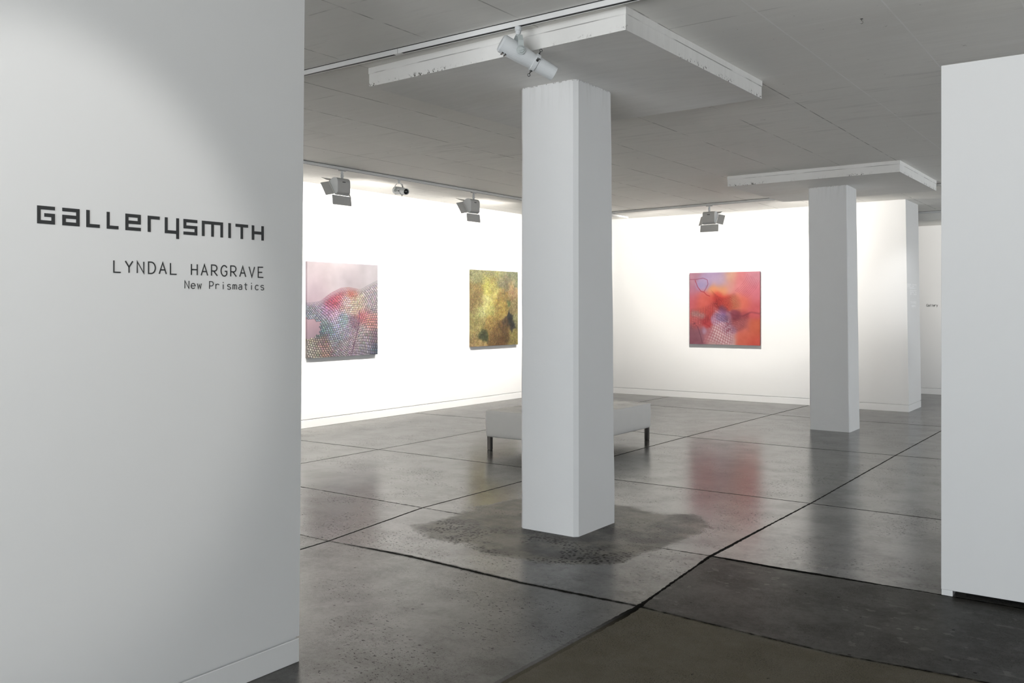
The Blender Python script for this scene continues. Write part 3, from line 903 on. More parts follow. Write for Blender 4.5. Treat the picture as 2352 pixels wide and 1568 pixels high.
def art_moss(h=320, w_=320):
    rng = np.random.default_rng(11)
    V, U = np.meshgrid((np.arange(h) + 0.5) / h, (np.arange(w_) + 0.5) / w_, indexing='ij')
    pts = [(0.1, 0.05, 0.16, (176, 174, 122)), (0.5, 0.03, 0.16, (178, 176, 128)), (0.9, 0.06, 0.16, (164, 168, 132)), (0.35, 0.2, 0.12, (226, 218, 116)), (0.5, 0.26, 0.1, (214, 200, 120)), (0.46, 0.12, 0.09, (186, 160, 84)),
           (0.72, 0.16, 0.1, (150, 142, 112)), (0.14, 0.28, 0.12, (166, 142, 84)), (0.10, 0.42, 0.12, (158, 134, 84)), (0.3, 0.45, 0.13, (226, 220, 146)), (0.2, 0.55, 0.1, (214, 212, 140)), (0.42, 0.52, 0.1, (214, 204, 116)),
           (0.85, 0.26, 0.12, (216, 178, 130)), (0.72, 0.36, 0.1, (176, 150, 90)), (0.62, 0.5, 0.11, (190, 164, 90)), (0.78, 0.42, 0.05, (110, 132, 84)), (0.95, 0.45, 0.1, (170, 152, 104)), (0.82, 0.62, 0.055, (44, 48, 44)), (0.86, 0.74, 0.06, (54, 52, 46)),
           (0.74, 0.68, 0.05, (96, 76, 52)), (0.95, 0.68, 0.06, (164, 160, 112)), (0.12, 0.72, 0.13, (178, 164, 104)), (0.4, 0.72, 0.13, (188, 156, 88)), (0.26, 0.85, 0.07, (66, 76, 44)), (0.5, 0.86, 0.12, (136, 106, 60)), (0.7, 0.86, 0.12, (120, 92, 54)),
           (0.1, 0.95, 0.1, (186, 158, 104)), (0.6, 0.97, 0.1, (116, 82, 46)), (0.9, 0.9, 0.1, (168, 154, 92)), (0.05, 0.62, 0.1, (164, 154, 96))]
    n = vnoise(rng, h, w_, 5); n2 = vnoise(rng, h, w_, 14)
    Uw = U + (n - 0.5) * 0.16; Vw = V + (n2 - 0.5) * 0.14
    img = rbf(Uw, Vw, pts, 1.8)
    k_ = 62
    gi = (np.floor(U * k_ + 0.4 * np.floor(V * k_ * 1.1)) % 64).astype(int); gj = (np.floor(V * k_ * 1.1)).astype(int) % 64
    cellr = rng.random((64, 64, 1)); cellc = rng.normal(0, 6, (64, 64, 3))
    img = img * (0.72 + 0.30 * n2[..., None] + 0.16 * cellr[gj, gi]) + cellc[gj, gi] * 0.6 + (vnoise(rng, h, w_, 38)[..., None] - 0.5) * 60
    n3 = vnoise(rng, h, w_, 4)
    NI, NJ = 40, 46
    for j in range(NJ):
        for i in range(NI):
            u = (i + (0.5 if j % 2 else 0)) / NI; v = (j + 0.5) / NJ + 0.035 * math.sin(u * 5 + 1) + 0.05 * u - 0.03
            if not (0 <= v < 1 and 0 <= u < 1): continue
            d = n3[int(v * h), int(u * w_)]
            if d < 0.42: continue
            base = img[int(v * h), int(u * w_)].copy()
            k = min(1, (d - 0.42) * 9)
            s = 0.0125
            s = s * rng.uniform(0.8, 1.15); u += rng.normal(0, 0.0015); v += rng.normal(0, 0.0015)
            fill_poly(img, [(u - s, v - s * .9), (u + s * .3, v - s * .5), (u - s * .3, v + s)], base * 0.42, 0.8 * k)
            fill_poly(img, [(u + s * .5, v - s * .8), (u + s, v + s * .4), (u, v + s * .9)], np.clip(base * 1.22 + 14, 0, 250), 0.7 * k)
    return np.clip(img, 0, 250)

def art_net(h=320, w_=320):
    rng = np.random.default_rng(21)
    V, U = np.meshgrid((np.arange(h) + 0.5) / h, (np.arange(w_) + 0.5) / w_, indexing='ij')
    pts = [(0.08, 0.05, 0.14, (196, 142, 160)), (0.33, 0.06, 0.16, (186, 160, 196)), (0.20, 0.12, 0.08, (178, 164, 204)), (0.16, 0.16, 0.06, (170, 160, 210)), (0.45, 0.12, 0.1, (196, 168, 190)), (0.58, 0.06, 0.1, (228, 176, 150)), (0.58, 0.17, 0.1, (226, 158, 150)),
           (0.36, 0.24, 0.07, (240, 152, 92)), (0.47, 0.23, 0.07, (238, 158, 104)), (0.75, 0.15, 0.14, (226, 132, 136)), (0.95, 0.08, 0.12, (216, 142, 158)), (0.95, 0.3, 0.16, (222, 120, 136)), (0.05, 0.25, 0.1, (190, 122, 146)), (0.05, 0.38, 0.1, (204, 98, 112)),
           (0.2, 0.42, 0.12, (222, 104, 92)), (0.4, 0.36, 0.08, (214, 66, 58)), (0.3, 0.5, 0.09, (196, 72, 68)), (0.55, 0.42, 0.09, (222, 88, 70)), (0.68, 0.42, 0.09, (234, 136, 98)), (0.8, 0.42, 0.1, (226, 110, 92)), (0.95, 0.48, 0.1, (214, 96, 102)),
           (0.68, 0.58, 0.06, (136, 56, 74)), (0.8, 0.58, 0.05, (176, 74, 82)), (0.47, 0.52, 0.06, (140, 78, 110)), (0.45, 0.62, 0.06, (130, 112, 176)), (0.38, 0.62, 0.05, (186, 140, 170)), (0.56, 0.62, 0.05, (160, 110, 130)), (0.55, 0.78, 0.08, (188, 148, 176)),
           (0.1, 0.58, 0.05, (186, 140, 136)), (0.18, 0.6, 0.04, (198, 150, 146)), (0.22, 0.68, 0.07, (186, 62, 68)), (0.1, 0.7, 0.08, (206, 100, 100)), (0.08, 0.84, 0.1, (146, 92, 106)), (0.19, 0.82, 0.035, (190, 160, 190)), (0.26, 0.86, 0.07, (184, 116, 124)),
           (0.42, 0.9, 0.1, (200, 166, 164)), (0.55, 0.95, 0.09, (206, 172, 172)), (0.75, 0.7, 0.1, (196, 108, 110)), (0.78, 0.88, 0.1, (222, 112, 92)), (0.92, 0.8, 0.12, (214, 104, 76)), (0.95, 0.95, 0.12, (210, 84, 70)), (0.05, 0.97, 0.1, (140, 82, 98))]
    n = vnoise(rng, h, w_, 4); n2 = vnoise(rng, h, w_, 9)
    img = rbf(U + (n - 0.5) * 0.10, V + (n2 - 0.5) * 0.07, pts, 1.4) + (n2[..., None] - 0.5) * 26
    # smoky seams
    for c, wd, a, col in (([(0.0, 0.09), (0.1, 0.09), (0.2, 0.075), (0.26, 0.10), (0.27, 0.16), (0.24, 0.22), (0.21, 0.27)], 0.014, 0.55, (150, 56, 84)),
                          ([(0.08, 0.1), (0.12, 0.2), (0.17, 0.26), (0.21, 0.27), (0.25, 0.31), (0.3, 0.33)], 0.012, 0.8, (168, 30, 44)),
                          ([(0.06, 0.7), (0.12, 0.76), (0.16, 0.88), (0.19, 0.99)], 0.014, 0.45, (96, 44, 70)),
                          ([(0.2, 0.70), (0.28, 0.74), (0.34, 0.80)], 0.014, 0.7, (160, 36, 48)),
                          ([(0.55, 0.54), (0.66, 0.6), (0.78, 0.6), (0.88, 0.55), (1.0, 0.57)], 0.03, 0.35, (120, 44, 62))):
        for p, q in zip(c[:-1], c[1:]):
            draw_line(img, p, q, col, wd, a * 0.6); draw_line(img, p, q, col, wd * 0.45, a * 0.6)
    # the stretched nets: (corner curves, cells, darkness, pale fill)
    def draw_net(fn, ni, nj, kd, kl, pale=None, fill=0.70, tint=None):
        for j in range(nj):
            for i in range(ni):
                q = [fn((i + a) / ni, (j + b) / nj) for a, b in ((0, 0), (1, 0), (1, 1), (0, 1))]
                cu = sum(p[0] for p in q) / 4; cv = sum(p[1] for p in q) / 4
                if not (0.0 < cu < 0.995 and 0.0 < cv < 0.995): continue
                b = img[min(int(cv * h), h - 1), min(int(cu * w_), w_ - 1)].copy()
                fade = min(1.0, 5 * min((i + 0.6) / ni, (ni - i - 0.4) / ni), 6 * min((j + 0.6) / nj, (nj - j - 0.4) / nj))
                dk = np.clip(b * 0.55 - np.array([0, 16, 8]), 8, 255) if tint is None else np.array(tint, float)
                fill_poly(img, q, dk, kd * fade)
                m_ = np.mean(q, 0)
                tq = [m_ + (np.array(p) - m_) * fill for p in q]
                lt_ = (b * 1.10 + 12) if pale is None else (np.array(pale, float) * 0.65 + b * 0.40)
                fill_poly(img, tq, np.clip(lt_ * rng.uniform(0.93, 1.06), 0, 250), kl * fade)
    draw_net(lambda a, t: (-0.04 + 0.50 * a, 0.50 + 0.32 * t - 0.17 * a - 0.10 * a * t + 0.05 * math.sin(3 * a)), 20, 13, 0.55, 0.7)
    draw_net(lambda a, t: (0.30 + 0.36 * a + 0.10 * t * (a - 0.3) + 0.05 * math.sin(2.6 * t), 0.31 + 0.05 * math.cos(5 * (a - 0.45)) - 0.05 + 0.20 * t + 0.07 * a), 24, 12, 0.75, 0.8, fill=0.66)
    draw_net(lambda a, t: (0.35 + 0.24 * a - 0.13 * t + 0.20 * a * t + 0.03 * math.sin(4 * t), 0.52 + 0.06 * a + 0.50 * t - 0.05 * math.cos(3 * a)), 12, 14, 0.7, 0.9, fill=0.80, pale=(222, 196, 200), tint=(166, 76, 92))
    draw_net(lambda a, t: (0.36 + 0.22 * a, 0.55 + 0.11 * t + 0.05 * a), 13, 9, 0.28, 0.2, pale=(150, 140, 200), fill=0.62, tint=(40, 30, 84))
    draw_net(lambda a, t: (0.50 + 0.38 * a - 0.04 * t, 0.60 + 0.22 * t + 0.04 * math.sin(4 * a) - 0.03 * a), 18, 9, 0.55, 0.5)
    for i in range(9):   # fine contour lines, upper right
        pts_ = [(0.66 + 0.020 * i + 0.17 * t + 0.03 * math.sin(t * 3), 0.26 - 0.23 * t + 0.012 * i) for t in np.linspace(0, 1, 10)]
        for p, q in zip(pts_[:-1], pts_[1:]): draw_line(img, p, q, (176, 74, 96), 0.004, 0.6)
    return np.clip(img, 0, 250)

def canvas_material():
    m = Mat('painted_canvas')
    a = m.t.nodes.new('ShaderNodeVertexColor'); a.layer_name = 'paint'
    m.t.links.new(a.outputs['Color'], m.p.inputs['Base Color'])
    m.set('Roughness', 0.5); m.set('Specular IOR Level', 0.3)
    m.bump(m.noise(160, 3, 0.6), 0.05, 0.002)
    return m.m
M_CANVAS = canvas_material()

def painting(img, org, u, n, width, height, depth, label, gain=1.0):
    """a box canvas: org is the lower start corner of the front face, u runs along it, n points out of the wall"""
    h, w_ = img.shape[:2]
    lin = srgb(img) * gain
    root = empty('painting', org)
    u, n = Vector(u), Vector(n)
    gx = np.linspace(0, width, w_ + 1); gz = np.linspace(0, height, h + 1)
    X, Z = np.meshgrid(gx, gz)
    co = np.zeros(((h + 1) * (w_ + 1), 3))
    co += X.ravel()[:, None] * np.array(u) + Z.ravel()[:, None] * np.array((0, 0, 1))
    idx = np.arange((h + 1) * (w_ + 1)).reshape(h + 1, w_ + 1)
    quad = np.stack([idx[:-1, :-1], idx[:-1, 1:], idx[1:, 1:], idx[1:, :-1]], -1).reshape(-1, 4)
    nf = len(quad)
    me = bpy.data.meshes.new('painted_face')
    me.vertices.add(len(co)); me.vertices.foreach_set('co', co.ravel())
    me.loops.add(nf * 4); me.loops.foreach_set('vertex_index', quad.ravel())
    me.polygons.add(nf); me.polygons.foreach_set('loop_start', np.arange(0, nf * 4, 4))
    me.update(calc_edges=True)
    ca = me.color_attributes.new('paint', 'FLOAT_COLOR', 'CORNER')
    face_rgb = lin[::-1].reshape(-1, 3)                 # mesh rows start at the bottom
    rgba = np.ones((nf * 4, 4), np.float32); rgba[:, :3] = np.repeat(face_rgb, 4, 0)
    ca.data.foreach_set('color', rgba.ravel())
    me.materials.append(M_CANVAS)
    f = bpy.data.objects.new('painted_face', me); COL.objects.link(f); f.parent = root
    # wrapped sides, in the colours that run over the edge
    bm = bmesh.new()
    lay = bm.loops.layers.float_color.new('paint')
    def side(a, b, cols):
        k = len(cols)
        for i in range(k):
            p, q = Vector(a).lerp(Vector(b), i / k), Vector(a).lerp(Vector(b), (i + 1) / k)
            fc = bm.faces.new([bm.verts.new(t) for t in (p, q, q - n * depth, p - n * depth)])
            for lp in fc.loops: lp[lay] = (*[float(t) for t in cols[i]], 1)
    Z3 = Vector((0, 0, 1))
    st = 8
    lo = lin[::-1]
    side((0, 0, 0), u * width, lo[2, ::st]); side(Z3 * height, u * width + Z3 * height, lo[-3, ::st])
    side((0, 0, 0), Z3 * height, lo[::st, 0:14].mean(1) * 0.85); side(u * width, u * width + Z3 * height, lo[::st, -14:].mean(1) * 0.85)
    fc = bm.faces.new([bm.verts.new(t) for t in (-n * depth, u * width - n * depth, u * width + Z3 * height - n * depth, Z3 * height - n * depth)])
    for lp in fc.loops: lp[lay] = (0.6, 0.58, 0.52, 1)
    link('canvas_edge', bm, M_CANVAS, root)
    return tag(root, label, 'painting')

painting(art_hill(), (-8.945, 7.920, 0.911), (0, 1, 0), (1, 0, 0), 1.300, 1.261, 0.033,
         'square painting of a pink and grey hill of little blocks, left on the long wall', 0.33)
painting(art_moss(), (-8.945, 11.358, 0.941), (0, 1, 0), (1, 0, 0), 1.303, 1.247, 0.033,
         'square yellow and olive mottled painting beside the large column', 0.38)
painting(art_net(), (-6.577, 14.493, 0.944), (1, 0, 0), (0, -1, 0), 1.253, 1.232, 0.035,
         'square red and orange abstract painting with a stretched net, on the back wall', 0.52)

# ------------------------------------------------------------------ bench
BX0, BX1, BY0, BY1 = -5.985, -4.862, 7.862, 9.612
bench = tag(empty('bench', ((BX0 + BX1) / 2, (BY0 + BY1) / 2, 0)), 'low off-white button-tufted leather bench on dark steel legs behind the large column', 'bench')
def bench_cushion():
    hw, hd = (BX1 - BX0) / 2, (BY1 - BY0) / 2
    z0, z1 = 0.147, 0.432
    bm = bmesh.new()
    rows = []
    btn = [(hw * (-1 + 2 * (i + 0.5) / 4), hd * (-1 + 2 * (j + 0.5) / 6)) for i in range(4) for j in range(6)]
    def topz(x, y):
        e = min(hw - abs(x), hd - abs(y))
        z = z1 + 0.020 * min(1.0, e / 0.12) ** 0.6 if e > 0 else z1
        for bx, by in btn:
            d2 = (x - bx) ** 2 + (y - by) ** 2
            z -= 0.034 * math.exp(-d2 / 0.0020) + 0.010 * math.exp(-d2 / 0.009)
        # pleats run between the buttons
        fx = abs(((x + hw) / (2 * hw) * 4 - 0.5) % 1.0); fx = min(fx, 1 - fx)
        fy = abs(((y + hd) / (2 * hd) * 6 - 0.5) % 1.0); fy = min(fy, 1 - fy)
        z -= 0.006 * math.exp(-(fx / 0.04) ** 2) * min(1, e / 0.1) + 0.006 * math.exp(-(fy / 0.04) ** 2) * min(1, e / 0.1)
        return z
    nx, ny = 56, 84
    grid = []
    for j in range(ny + 1):
        y = hd * (-1 + 2 * j / ny)
        grid.append([bm.verts.new((hw * (-1 + 2 * i / nx), y, topz(hw * (-1 + 2 * i / nx) * 0.999, y * 0.999))) for i in range(nx + 1)])
    for j in range(ny):
        for i in range(nx):
            bm.faces.new((grid[j][i], grid[j][i + 1], grid[j + 1][i + 1], grid[j + 1][i]))
    rim = [grid[0][i] for i in range(nx + 1)] + [grid[j][nx] for j in range(1, ny + 1)] + [grid[ny][i] for i in range(nx - 1, -1, -1)] + [grid[j][0] for j in range(ny - 1, 0, -1)]
    prev = rim
    rnd = random.Random(2)
    k = len(rim)
    wob = [rnd.uniform(-1, 1) for _ in range(k)]
    for z, out in ((z1 - 0.008, 0.005), (z1 - 0.03, 0.006), (z1 - 0.09, 0.009), (0.29, 0.008), (0.2, 0.005), (z0 + 0.012, 0.002), (z0, -0.006)):
        cur = []
        for i, v in enumerate(rim):
            x, y = v.co.x, v.co.y
            nxv = (1 if x >= hw - 1e-6 else -1 if x <= -hw + 1e-6 else 0); nyv = (1 if y >= hd - 1e-6 else -1 if y <= -hd + 1e-6 else 0)
            amp = 0.0016 * wob[i] * (1 if 0.3 < z < z1 - 0.005 else 0.3)
            # rounded upright corners
            cx = max(0, abs(x) - (hw - 0.02)); cy = max(0, abs(y) - (hd - 0.02))
            s = 0.006 if (cx > 0.015 and cy > 0.015) else 0
            cur.append(bm.verts.new((x + nxv * (out + amp - s), y + nyv * (out + amp - s), z)))
        for i in range(k):
            bm.faces.new((prev[i], prev[(i + 1) % k], cur[(i + 1) % k], cur[i]))
        prev = cur
    bm.faces.new(prev)
    o = link('cushion', bm, M_LEATHER, bench, smooth=True)
    # welt along the top edge
    bm = bmesh.new()
    w_ = [(-hw, -hd), (hw, -hd), (hw, hd), (-hw, hd), (-hw, -hd)]
    pts = []
    for a, b in zip(w_[:-1], w_[1:]):
        for t in range(20): pts.append((a[0] + (b[0] - a[0]) * t / 20, a[1] + (b[1] - a[1]) * t / 20, z1 - 0.002))
    pts.append(pts[0])
    add_tube(bm, pts, 0.0045, 6)
    link('piping', bm, M_LEATHER, bench, smooth=True)
    for bx, by in btn:
        bm = bmesh.new()
        add_lathe(bm, (bx, by, topz(bx, by) - 0.002), (0, 0, 1), [(0, 0.011), (0.003, 0.0105), (0.006, 0.006), (0.007, 0.001)], 12)
        link('button', bm, M_LEATHER, bench, smooth=True)
    for sx in (-1, 1):
        for sy in (-1, 1):
            cx, cy = sx * (hw - 0.032), sy * (hd - 0.032)
            lg = link('leg', box(cx - 0.0225, cx + 0.0225, cy - 0.0225, cy + 0.0225, 0.004, z0 + 0.004), M_STEEL, bench)
            bevel(lg, 0.002, 1)
            link('glide', box(cx - 0.019, cx + 0.019, cy - 0.019, cy + 0.019, 0.0, 0.004), M_DARK, lg)
bench_cushion()

# ------------------------------------------------------------------ light tracks
def track(p0, p1, label, slot='bottom', hgt=0.034, wid=0.036):
    a = Vector((p0[0], p0[1], 0)); b = Vector((p1[0], p1[1], 0))
    d = (b - a); L = d.length; d.normalize(); s = Vector((-d.y, d.x, 0))
    root = empty('light_track', (a.x, a.y, ZC), math.atan2(d.y, d.x))
    bm = bmesh.new()
    # channel: two side walls, a web and a recessed slot
    h = wid / 2
    add_box(bm, 0, L, -h, -h + 0.004, -hgt, 0); add_box(bm, 0, L, h - 0.004, h, -hgt, 0); add_box(bm, 0, L, -h + 0.004, h - 0.004, -0.012, 0)
    link('rail', bm, M_TRACK, root)
    link('slot', box(0.002, L - 0.002, -h + 0.0042, h - 0.0042, -hgt + 0.002, -0.0122), M_SLOT, root)
    for sd in (-1, 1):      # black strips stand in for the shadow where the rail meets the ceiling
        y0 = sd * (h + 0.0005)
        link('gasket', box(0, L, min(y0, y0 + sd * 0.002), max(y0, y0 + sd * 0.002), -0.004, 0), M_SLOT, root)
    for x in (0.0, L):
        link('end_cap', box(x - 0.006, x + 0.006, -h - 0.001, h + 0.001, -hgt - 0.001, 0), M_TRACK, root)
    return tag(root, label, 'light track', kind='thing')
T_LEFT = ((-7.735, 1.0), (-7.645, 14.2))
track(*T_LEFT, 'white ceiling light track running along in front of the long left wall')
tn = track((-6.4, 4.235), (4.5, 4.142), 'white ceiling light track crossing in front of the large slab, nearest the viewer')
link('joint', box(2.5, 2.506, -0.0185, 0.0185, -0.0345, 0), M_LAMP, tn)
link('joint_cover', box(2.47, 2.53, -0.012, 0.012, -0.0355, -0.030), M_TRACK, tn)
track((-7.60, 13.385), (-2.0, 12.845), 'white ceiling light track in front of the red painting wall')
track((-3.4, 16.43), (2.0, 16.36), 'distant light track seen in the gap beside the partition')
def left_track_x(y): return -7.735 + (y - 1.0) / 13.2 * 0.09

# ------------------------------------------------------------------ wall washer lamps with barn doors
def washer(loc, rz, label, group, power=0.0):
    root = empty('wall_washer_lamp', loc, rz)
    bm = bmesh.new()
    add_box(bm, -0.013, 0.013, -0.045, 0.045, -0.014, 0.002)
    link('adapter', bm, M_LAMP, root)
    bm = bmesh.new()
    add_lathe(bm, (0, 0, -0.012), (0, 0, -1), [(0, 0.012), (0.022, 0.012), (0.026, 0.017), (0.034, 0.017), (0.036, 0.012), (0.046, 0.013), (0.052, 0.018), (0.064, 0.018), (0.070, 0.013), (0.080, 0.013)], 16)
    link('stem', bm, M_LAMPW, root, smooth=False)
    # body, profile in the x (towards the wall) - z plane
    B, T = (0.010, -0.264), (0.096, -0.123)
    arcp = [(-0.030, -0.135), (-0.027, -0.118), (-0.019, -0.103), (-0.006, -0.093), (0.012, -0.0875), (0.035, -0.0865), (0.060, -0.093)]
    prof = [B, (-0.012, -0.262), (-0.024, -0.254), (-0.030, -0.242)] + arcp + [T]
    hw = 0.090
    bm = bmesh.new()
    a = [bm.verts.new((p[0], -hw, p[1])) for p in prof]; b = [bm.verts.new((p[0], hw, p[1])) for p in prof]
    for i in range(len(prof) - 1): bm.faces.new((a[i], a[i + 1], b[i + 1], b[i]))
    link('housing', bm, M_LAMP, root)
    for s, vs_ in ((-1, -hw), (1, hw)):
        bm = bmesh.new()
        add_prism(bm, [(p[0], p[1]) for p in prof], lambda p: (p[0], vs_, p[1]), lambda p: (p[0], vs_ + s * 0.003, p[1]))
        link('end_plate', bm, M_LAMPW, root)
    tv = Vector((T[0] - B[0], 0, T[1] - B[1])); tl = tv.length; tv.normalize()
    nv = Vector((tv.z, 0, -tv.x))
    Bv = Vector((B[0], 0, B[1])); Y = Vector((0, 1, 0))
    # lens, set just inside the mouth
    bm = bmesh.new()
    add_plate(bm, Bv + tv * 0.008 - Y * (hw - 0.006) - nv * 0.012, Y * (2 * hw - 0.012), tv * (tl - 0.016), nv * 0.002)
    link('lens', bm, M_LENS, root)
    # frame round the mouth
    bm = bmesh.new()
    add_plate(bm, Bv - Y * (hw + 0.004), Y * (2 * hw + 0.008), -tv * 0.010, nv * 0.008)
    add_plate(bm, Bv + tv * tl - Y * (hw + 0.004), Y * (2 * hw + 0.008), tv * 0.010, nv * 0.008)
    add_plate(bm, Bv - Y * (hw + 0.012), Y * 0.009, tv * tl, nv * 0.008)
    add_plate(bm, Bv + Y * (hw + 0.003), Y * 0.009, tv * tl, nv * 0.008)
    link('mouth_frame', bm, M_TRACK, root)
    t_ = 0.0016
    lo = (tv * -0.90 + nv * 0.43).normalized(); up = (tv * 0.80 + nv * 0.60).normalized()
    bm = bmesh.new(); add_plate(bm, Bv - tv * 0.016 - Y * 0.140 + nv * 0.006, Y * 0.280, lo * 0.105, lo.cross(Y).normalized() * t_)
    link('barn_door', bm, M_LAMP, root)
    bm = bmesh.new(); add_plate(bm, Bv + tv * (tl + 0.016) - Y * 0.125 + nv * 0.006, Y * 0.250, up * 0.095, up.cross(Y).normalized() * t_)
    link('barn_door', bm, M_LAMP, root)
    for s in (-1, 1):
        sd = (Y * s * 0.90 + nv * 0.43).normalized()
        bm = bmesh.new(); add_plate(bm, Bv + Y * s * (hw + 0.014) + nv * 0.006, sd * 0.095, tv * tl, sd.cross(tv).normalized() * t_)
        link('barn_door', bm, M_LAMP, root)
    link('badge', box(-0.0312, -0.030, -0.022, 0.022, -0.140, -0.132), M_DARK, root)
    root.scale = (1.07, 1.07, 1.07)
    tag(root, label, 'track lamp', group)
    if power > 0:
        M = Matrix.Translation(loc) @ Matrix.Rotation(rz, 4, 'Z')
        washer_light('washer_light', M @ ((Bv + tv * tl * 0.5 + nv * 0.022) * 1.07), (math.cos(rz), math.sin(rz), 0.0), power, WARM)
    return root

GW = 'barn-door wall washers on the ceiling tracks'
LW = 116
WZ = ZC - 0.033
washer((left_track_x(7.34), 7.34, WZ), R(180), 'grey barn-door lamp on the left track, furthest left in view', GW, LW)
washer((left_track_x(9.80), 9.80, WZ), R(180), 'grey barn-door lamp on the left track, above the yellow-green painting', GW, LW)
washer((left_track_x(12.3), 12.3, WZ), R(180), 'grey barn-door lamp on the left track, hidden behind the large column', GW, LW)
washer((left_track_x(4.83), 4.83, WZ), R(180), 'grey barn-door lamp on the left track, hidden behind the lettered wall', GW, LW)
washer((-5.660, 13.198, WZ), R(90), 'grey barn-door lamp hanging above the red painting', GW, 94)
washer((left_track_x(2.3), 2.3, WZ), R(180), 'grey barn-door lamp on the left track, the one hidden deepest behind the lettered wall', GW, LW)  # unseen extra lamp, added to brighten the ceiling at the left
washer((-1.4, 16.40, WZ), R(90), 'grey barn-door lamp on the distant track, hidden behind the partition', GW, 48)

# ------------------------------------------------------------------ spot lamps
def spot_lamp(loc, axis, label, scale=1.0, lens='tail', knobs=True):
    """cylinder spot on a yoke; loc is the point on the underside of the track, axis the way it points"""
    root = empty('spot_lamp', loc)
    s = scale
    d = Vector(axis).normalized()
    side = d.cross(Vector((0, 0, 1))).normalized()
    pivot = Vector((0, 0, -0.142 * s))
    bm = bmesh.new()
    add_lathe(bm, (0, 0, 0.006), (0, 0, -1), [(0, 0.020 * s), (0.020 * s, 0.020 * s), (0.023 * s, 0.016 * s), (0.036 * s, 0.016 * s), (0.040 * s, 0.012 * s), (0.052 * s, 0.010 * s)], 20)
    link('adapter', bm, M_LAMPW, root)
    # yoke: a flat strap bent over the body
    bm = bmesh.new()
    yw = 0.058 * s
    path = [(-yw, -0.142 * s)] + [(-yw, -0.115 * s), (-yw * 0.96, -0.085 * s), (-yw * 0.62, -0.052 * s), (-yw * 0.3, -0.044 * s), (0, -0.042 * s)]
    path = path + [(-p[0], p[1]) for p in path[-2::-1]]
    fwd = Vector((d.x, d.y, 0)).normalized()
    def wdt(i): return 0.030 * s if 2 <= i <= len(path) - 3 else 0.034 * s
    ra, rb = [], []
    for i, p in enumerate(path):
        c = side * p[0] + Vector((0, 0, p[1]))
        n_ = side * (-1 if i < len(path) // 2 else 1) if abs(p[0]) > yw * 0.9 else (side * p[0] * 0.8 / yw + Vector((0, 0, 1))).normalized()
        ra.append([bm.verts.new(c + fwd * wdt(i) * 0.5 * q) for q in (-1, 1)])
        rb.append([bm.verts.new(c + n_ * 0.003 * s + fwd * wdt(i) * 0.5 * q) for q in (-1, 1)])
    for i in range(len(path) - 1):
        bm.faces.new((ra[i][0], ra[i][1], ra[i + 1][1], ra[i + 1][0])); bm.faces.new((rb[i][0], rb[i + 1][0], rb[i + 1][1], rb[i][1]))
        bm.faces.new((ra[i][0], ra[i + 1][0], rb[i + 1][0], rb[i][0])); bm.faces.new((ra[i][1], rb[i][1], rb[i + 1][1], ra[i + 1][1]))
    bm.faces.new((ra[0][0], rb[0][0], rb[0][1], ra[0][1])); bm.faces.new((ra[-1][0], ra[-1][1], rb[-1][1], rb[-1][0]))
    for q in (-1, 1):
        add_lathe(bm, pivot + side * q * yw, side * q, [(0, 0.026 * s), (0.003 * s, 0.026 * s)], 24)
    link('yoke', bm, M_YOKE, root)
    for q in (-1, 1):
        bm = bmesh.new()
        add_lathe(bm, pivot + side * q * (yw + 0.003 * s), side * q, [(0, 0.019 * s), (0.004 * s, 0.019 * s), (0.005 * s, 0.017 * s), (0.009 * s, 0.015 * s)], 24)
        a2 = (d * 0.8 + Vector((0, 0, 1)) * 0.6).normalized()
        add_plate(bm, pivot + side * q * (yw + 0.012 * s) - a2 * 0.017 * s, a2 * 0.034 * s, a2.cross(side) * 0.004 * s, side * q * 0.006 * s)
        link('pivot_knob', bm, M_YOKE, root)
    # rear body, tapering to the front tube
    o0 = pivot - d * 0.118 * s
    bm = bmesh.new()
    add_lathe(bm, o0, d, [(0, 0.030 * s), (0.002 * s, 0.046 * s), (0.012 * s, 0.053 * s), (0.100 * s, 0.053 * s), (0.150 * s, 0.050 * s), (0.215 * s, 0.044 * s)], 32)
    link('lamp_body', bm, M_LAMPW, root)
    bm = bmesh.new()
    add_lathe(bm, o0 + d * 0.215 * s, d, [(0, 0.052 * s), (0.003 * s, 0.054 * s), (0.026 * s, 0.052 * s), (0.028 * s, 0.046 * s)], 32)
    link('shutter_collar', bm, M_LAMPW, root)
    bm = bmesh.new()
    add_lathe(bm, o0 + d * 0.243 * s, d, [(0, 0.044 * s), (0.115 * s, 0.043 * s), (0.116 * s, 0.041 * s), (0.116 * s, 0.037 * s), (0.02 * s, 0.034 * s)], 32, caps=True)
    link('front_tube', bm, M_LAMPW, root)
    bm = bmesh.new()
    add_lathe(bm, o0 + d * (0.243 + 0.09) * s, d, [(0, 0.0365 * s), (0.004 * s, 0.034 * s), (0.008 * s, 0.012 * s)], 24)
    link('lens', bm, M_HOLE, root)
    # vents along the back
    upv = side.cross(d).normalized()
    if upv.z < 0: upv = -upv
    bm = bmesh.new()
    for k in range(2):
        c = o0 + d * (0.036 + 0.018 * k) * s - upv * 0.0495 * s
        add_plate(bm, c - side * 0.02 * s - d * 0.004 * s, side * 0.04 * s, d * 0.008 * s, -upv * 0.0055 * s)
    link('vent', bm, M_DARK, root)
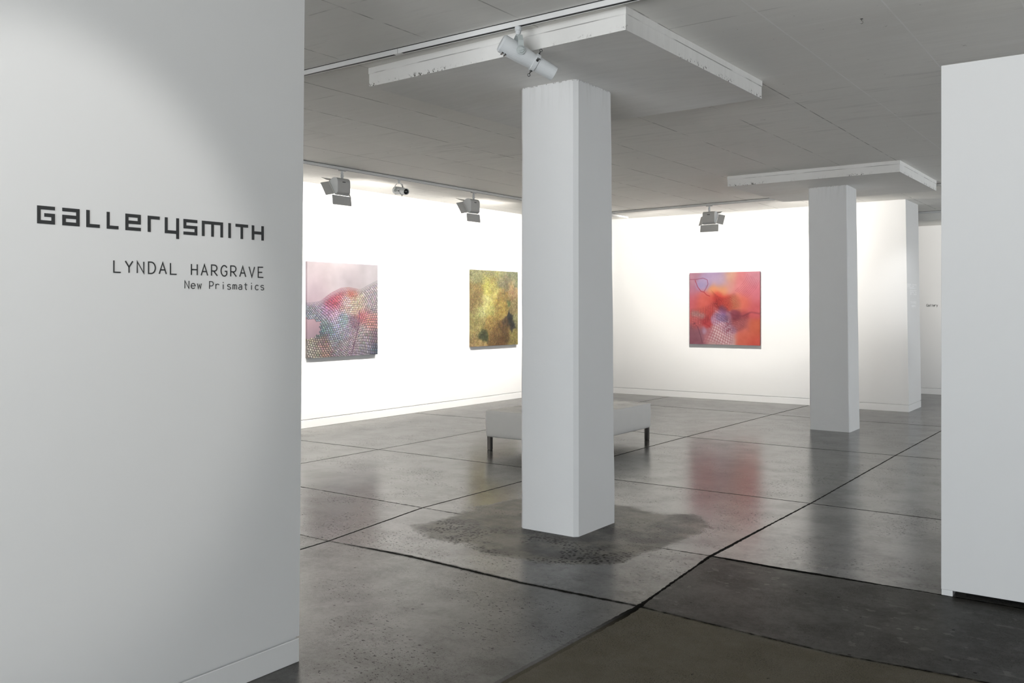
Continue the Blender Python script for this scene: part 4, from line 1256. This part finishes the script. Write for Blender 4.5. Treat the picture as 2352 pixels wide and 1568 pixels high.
    for k, (q, r_) in enumerate(((upv, 0.052), (-upv, 0.052), (side, 0.052), (-side, 0.052))):
        if not knobs and k > 1: continue
        bm = bmesh.new()
        c = o0 + d * 0.229 * s + q * r_ * s
        add_tube(bm, [c, c + q * 0.022 * s], 0.0028 * s, 8)
        add_lathe(bm, c + q * 0.0 * s, q, [(0, 0.009 * s), (0.006 * s, 0.006 * s), (0.012 * s, 0.003 * s)], 10)
        ring = [c + q * (0.030 + 0.008 * math.sin(2 * math.pi * t / 10)) * s + d * 0.008 * s * math.cos(2 * math.pi * t / 10) for t in range(11)]
        add_tube(bm, ring, 0.0018 * s, 6)
        link('shutter_handle', bm, M_DARK, root)
    return tag(root, label, 'spot lamp')
rt = Vector((math.cos(YAW), math.sin(YAW), 0)); fw = Vector((-math.sin(YAW), math.cos(YAW), 0))
spot_lamp((-2.968, 4.205, ZC - 0.0415), rt * 0.86 + fw * 0.22 - Vector((0, 0, 1)) * 0.44, 'pale grey cylinder spotlight with shutters hanging from the nearest track, in front of the slab')
spot_lamp((left_track_x(8.30), 8.30, ZC - 0.0415), rt * 0.50 - fw * 0.82 - Vector((0, 0, 1)) * 0.16, 'small spotlight with a dark lens facing the viewer, between the two barn-door lamps', 0.92)

# spots out of view: one washes the lettered wall, one the side of the wall end
spot_light('entrance_spot', (-0.55, 1.35, 3.05), (-3.06, 1.50, 1.60), 84, (1.0, 0.985, 0.96), 42, 0.5, 0.05)
spot_light('project_spot', (-1.75, 12.5, 3.0), (-3.02, 14.75, 1.75), 85, (0.97, 0.985, 1.0), 34, 0.9, 0.03)

# ------------------------------------------------------------------ ceiling hook
bm = bmesh.new()
pts = [(0, 0, 0.004), (0, 0, -0.012)] + [(0.008 * math.cos(R(a)) - 0.0, 0.0, -0.020 + 0.008 * math.sin(R(a))) for a in range(90, -200, -29)]
add_tube(bm, [(p[0], p[1], p[2]) for p in pts], 0.0016, 6)
add_lathe(bm, (0, 0, 0), (0, 0, -1), [(0, 0.009), (0.003, 0.008), (0.004, 0.002)], 14)
hk = link('ceiling_hook', bm, M_STEEL)
hk.location = (-1.356, 5.312, ZC); hk.rotation_euler = (0, 0, YAW)
tag(hk, 'tiny metal hook screwed into the ceiling near the top right', 'hook')
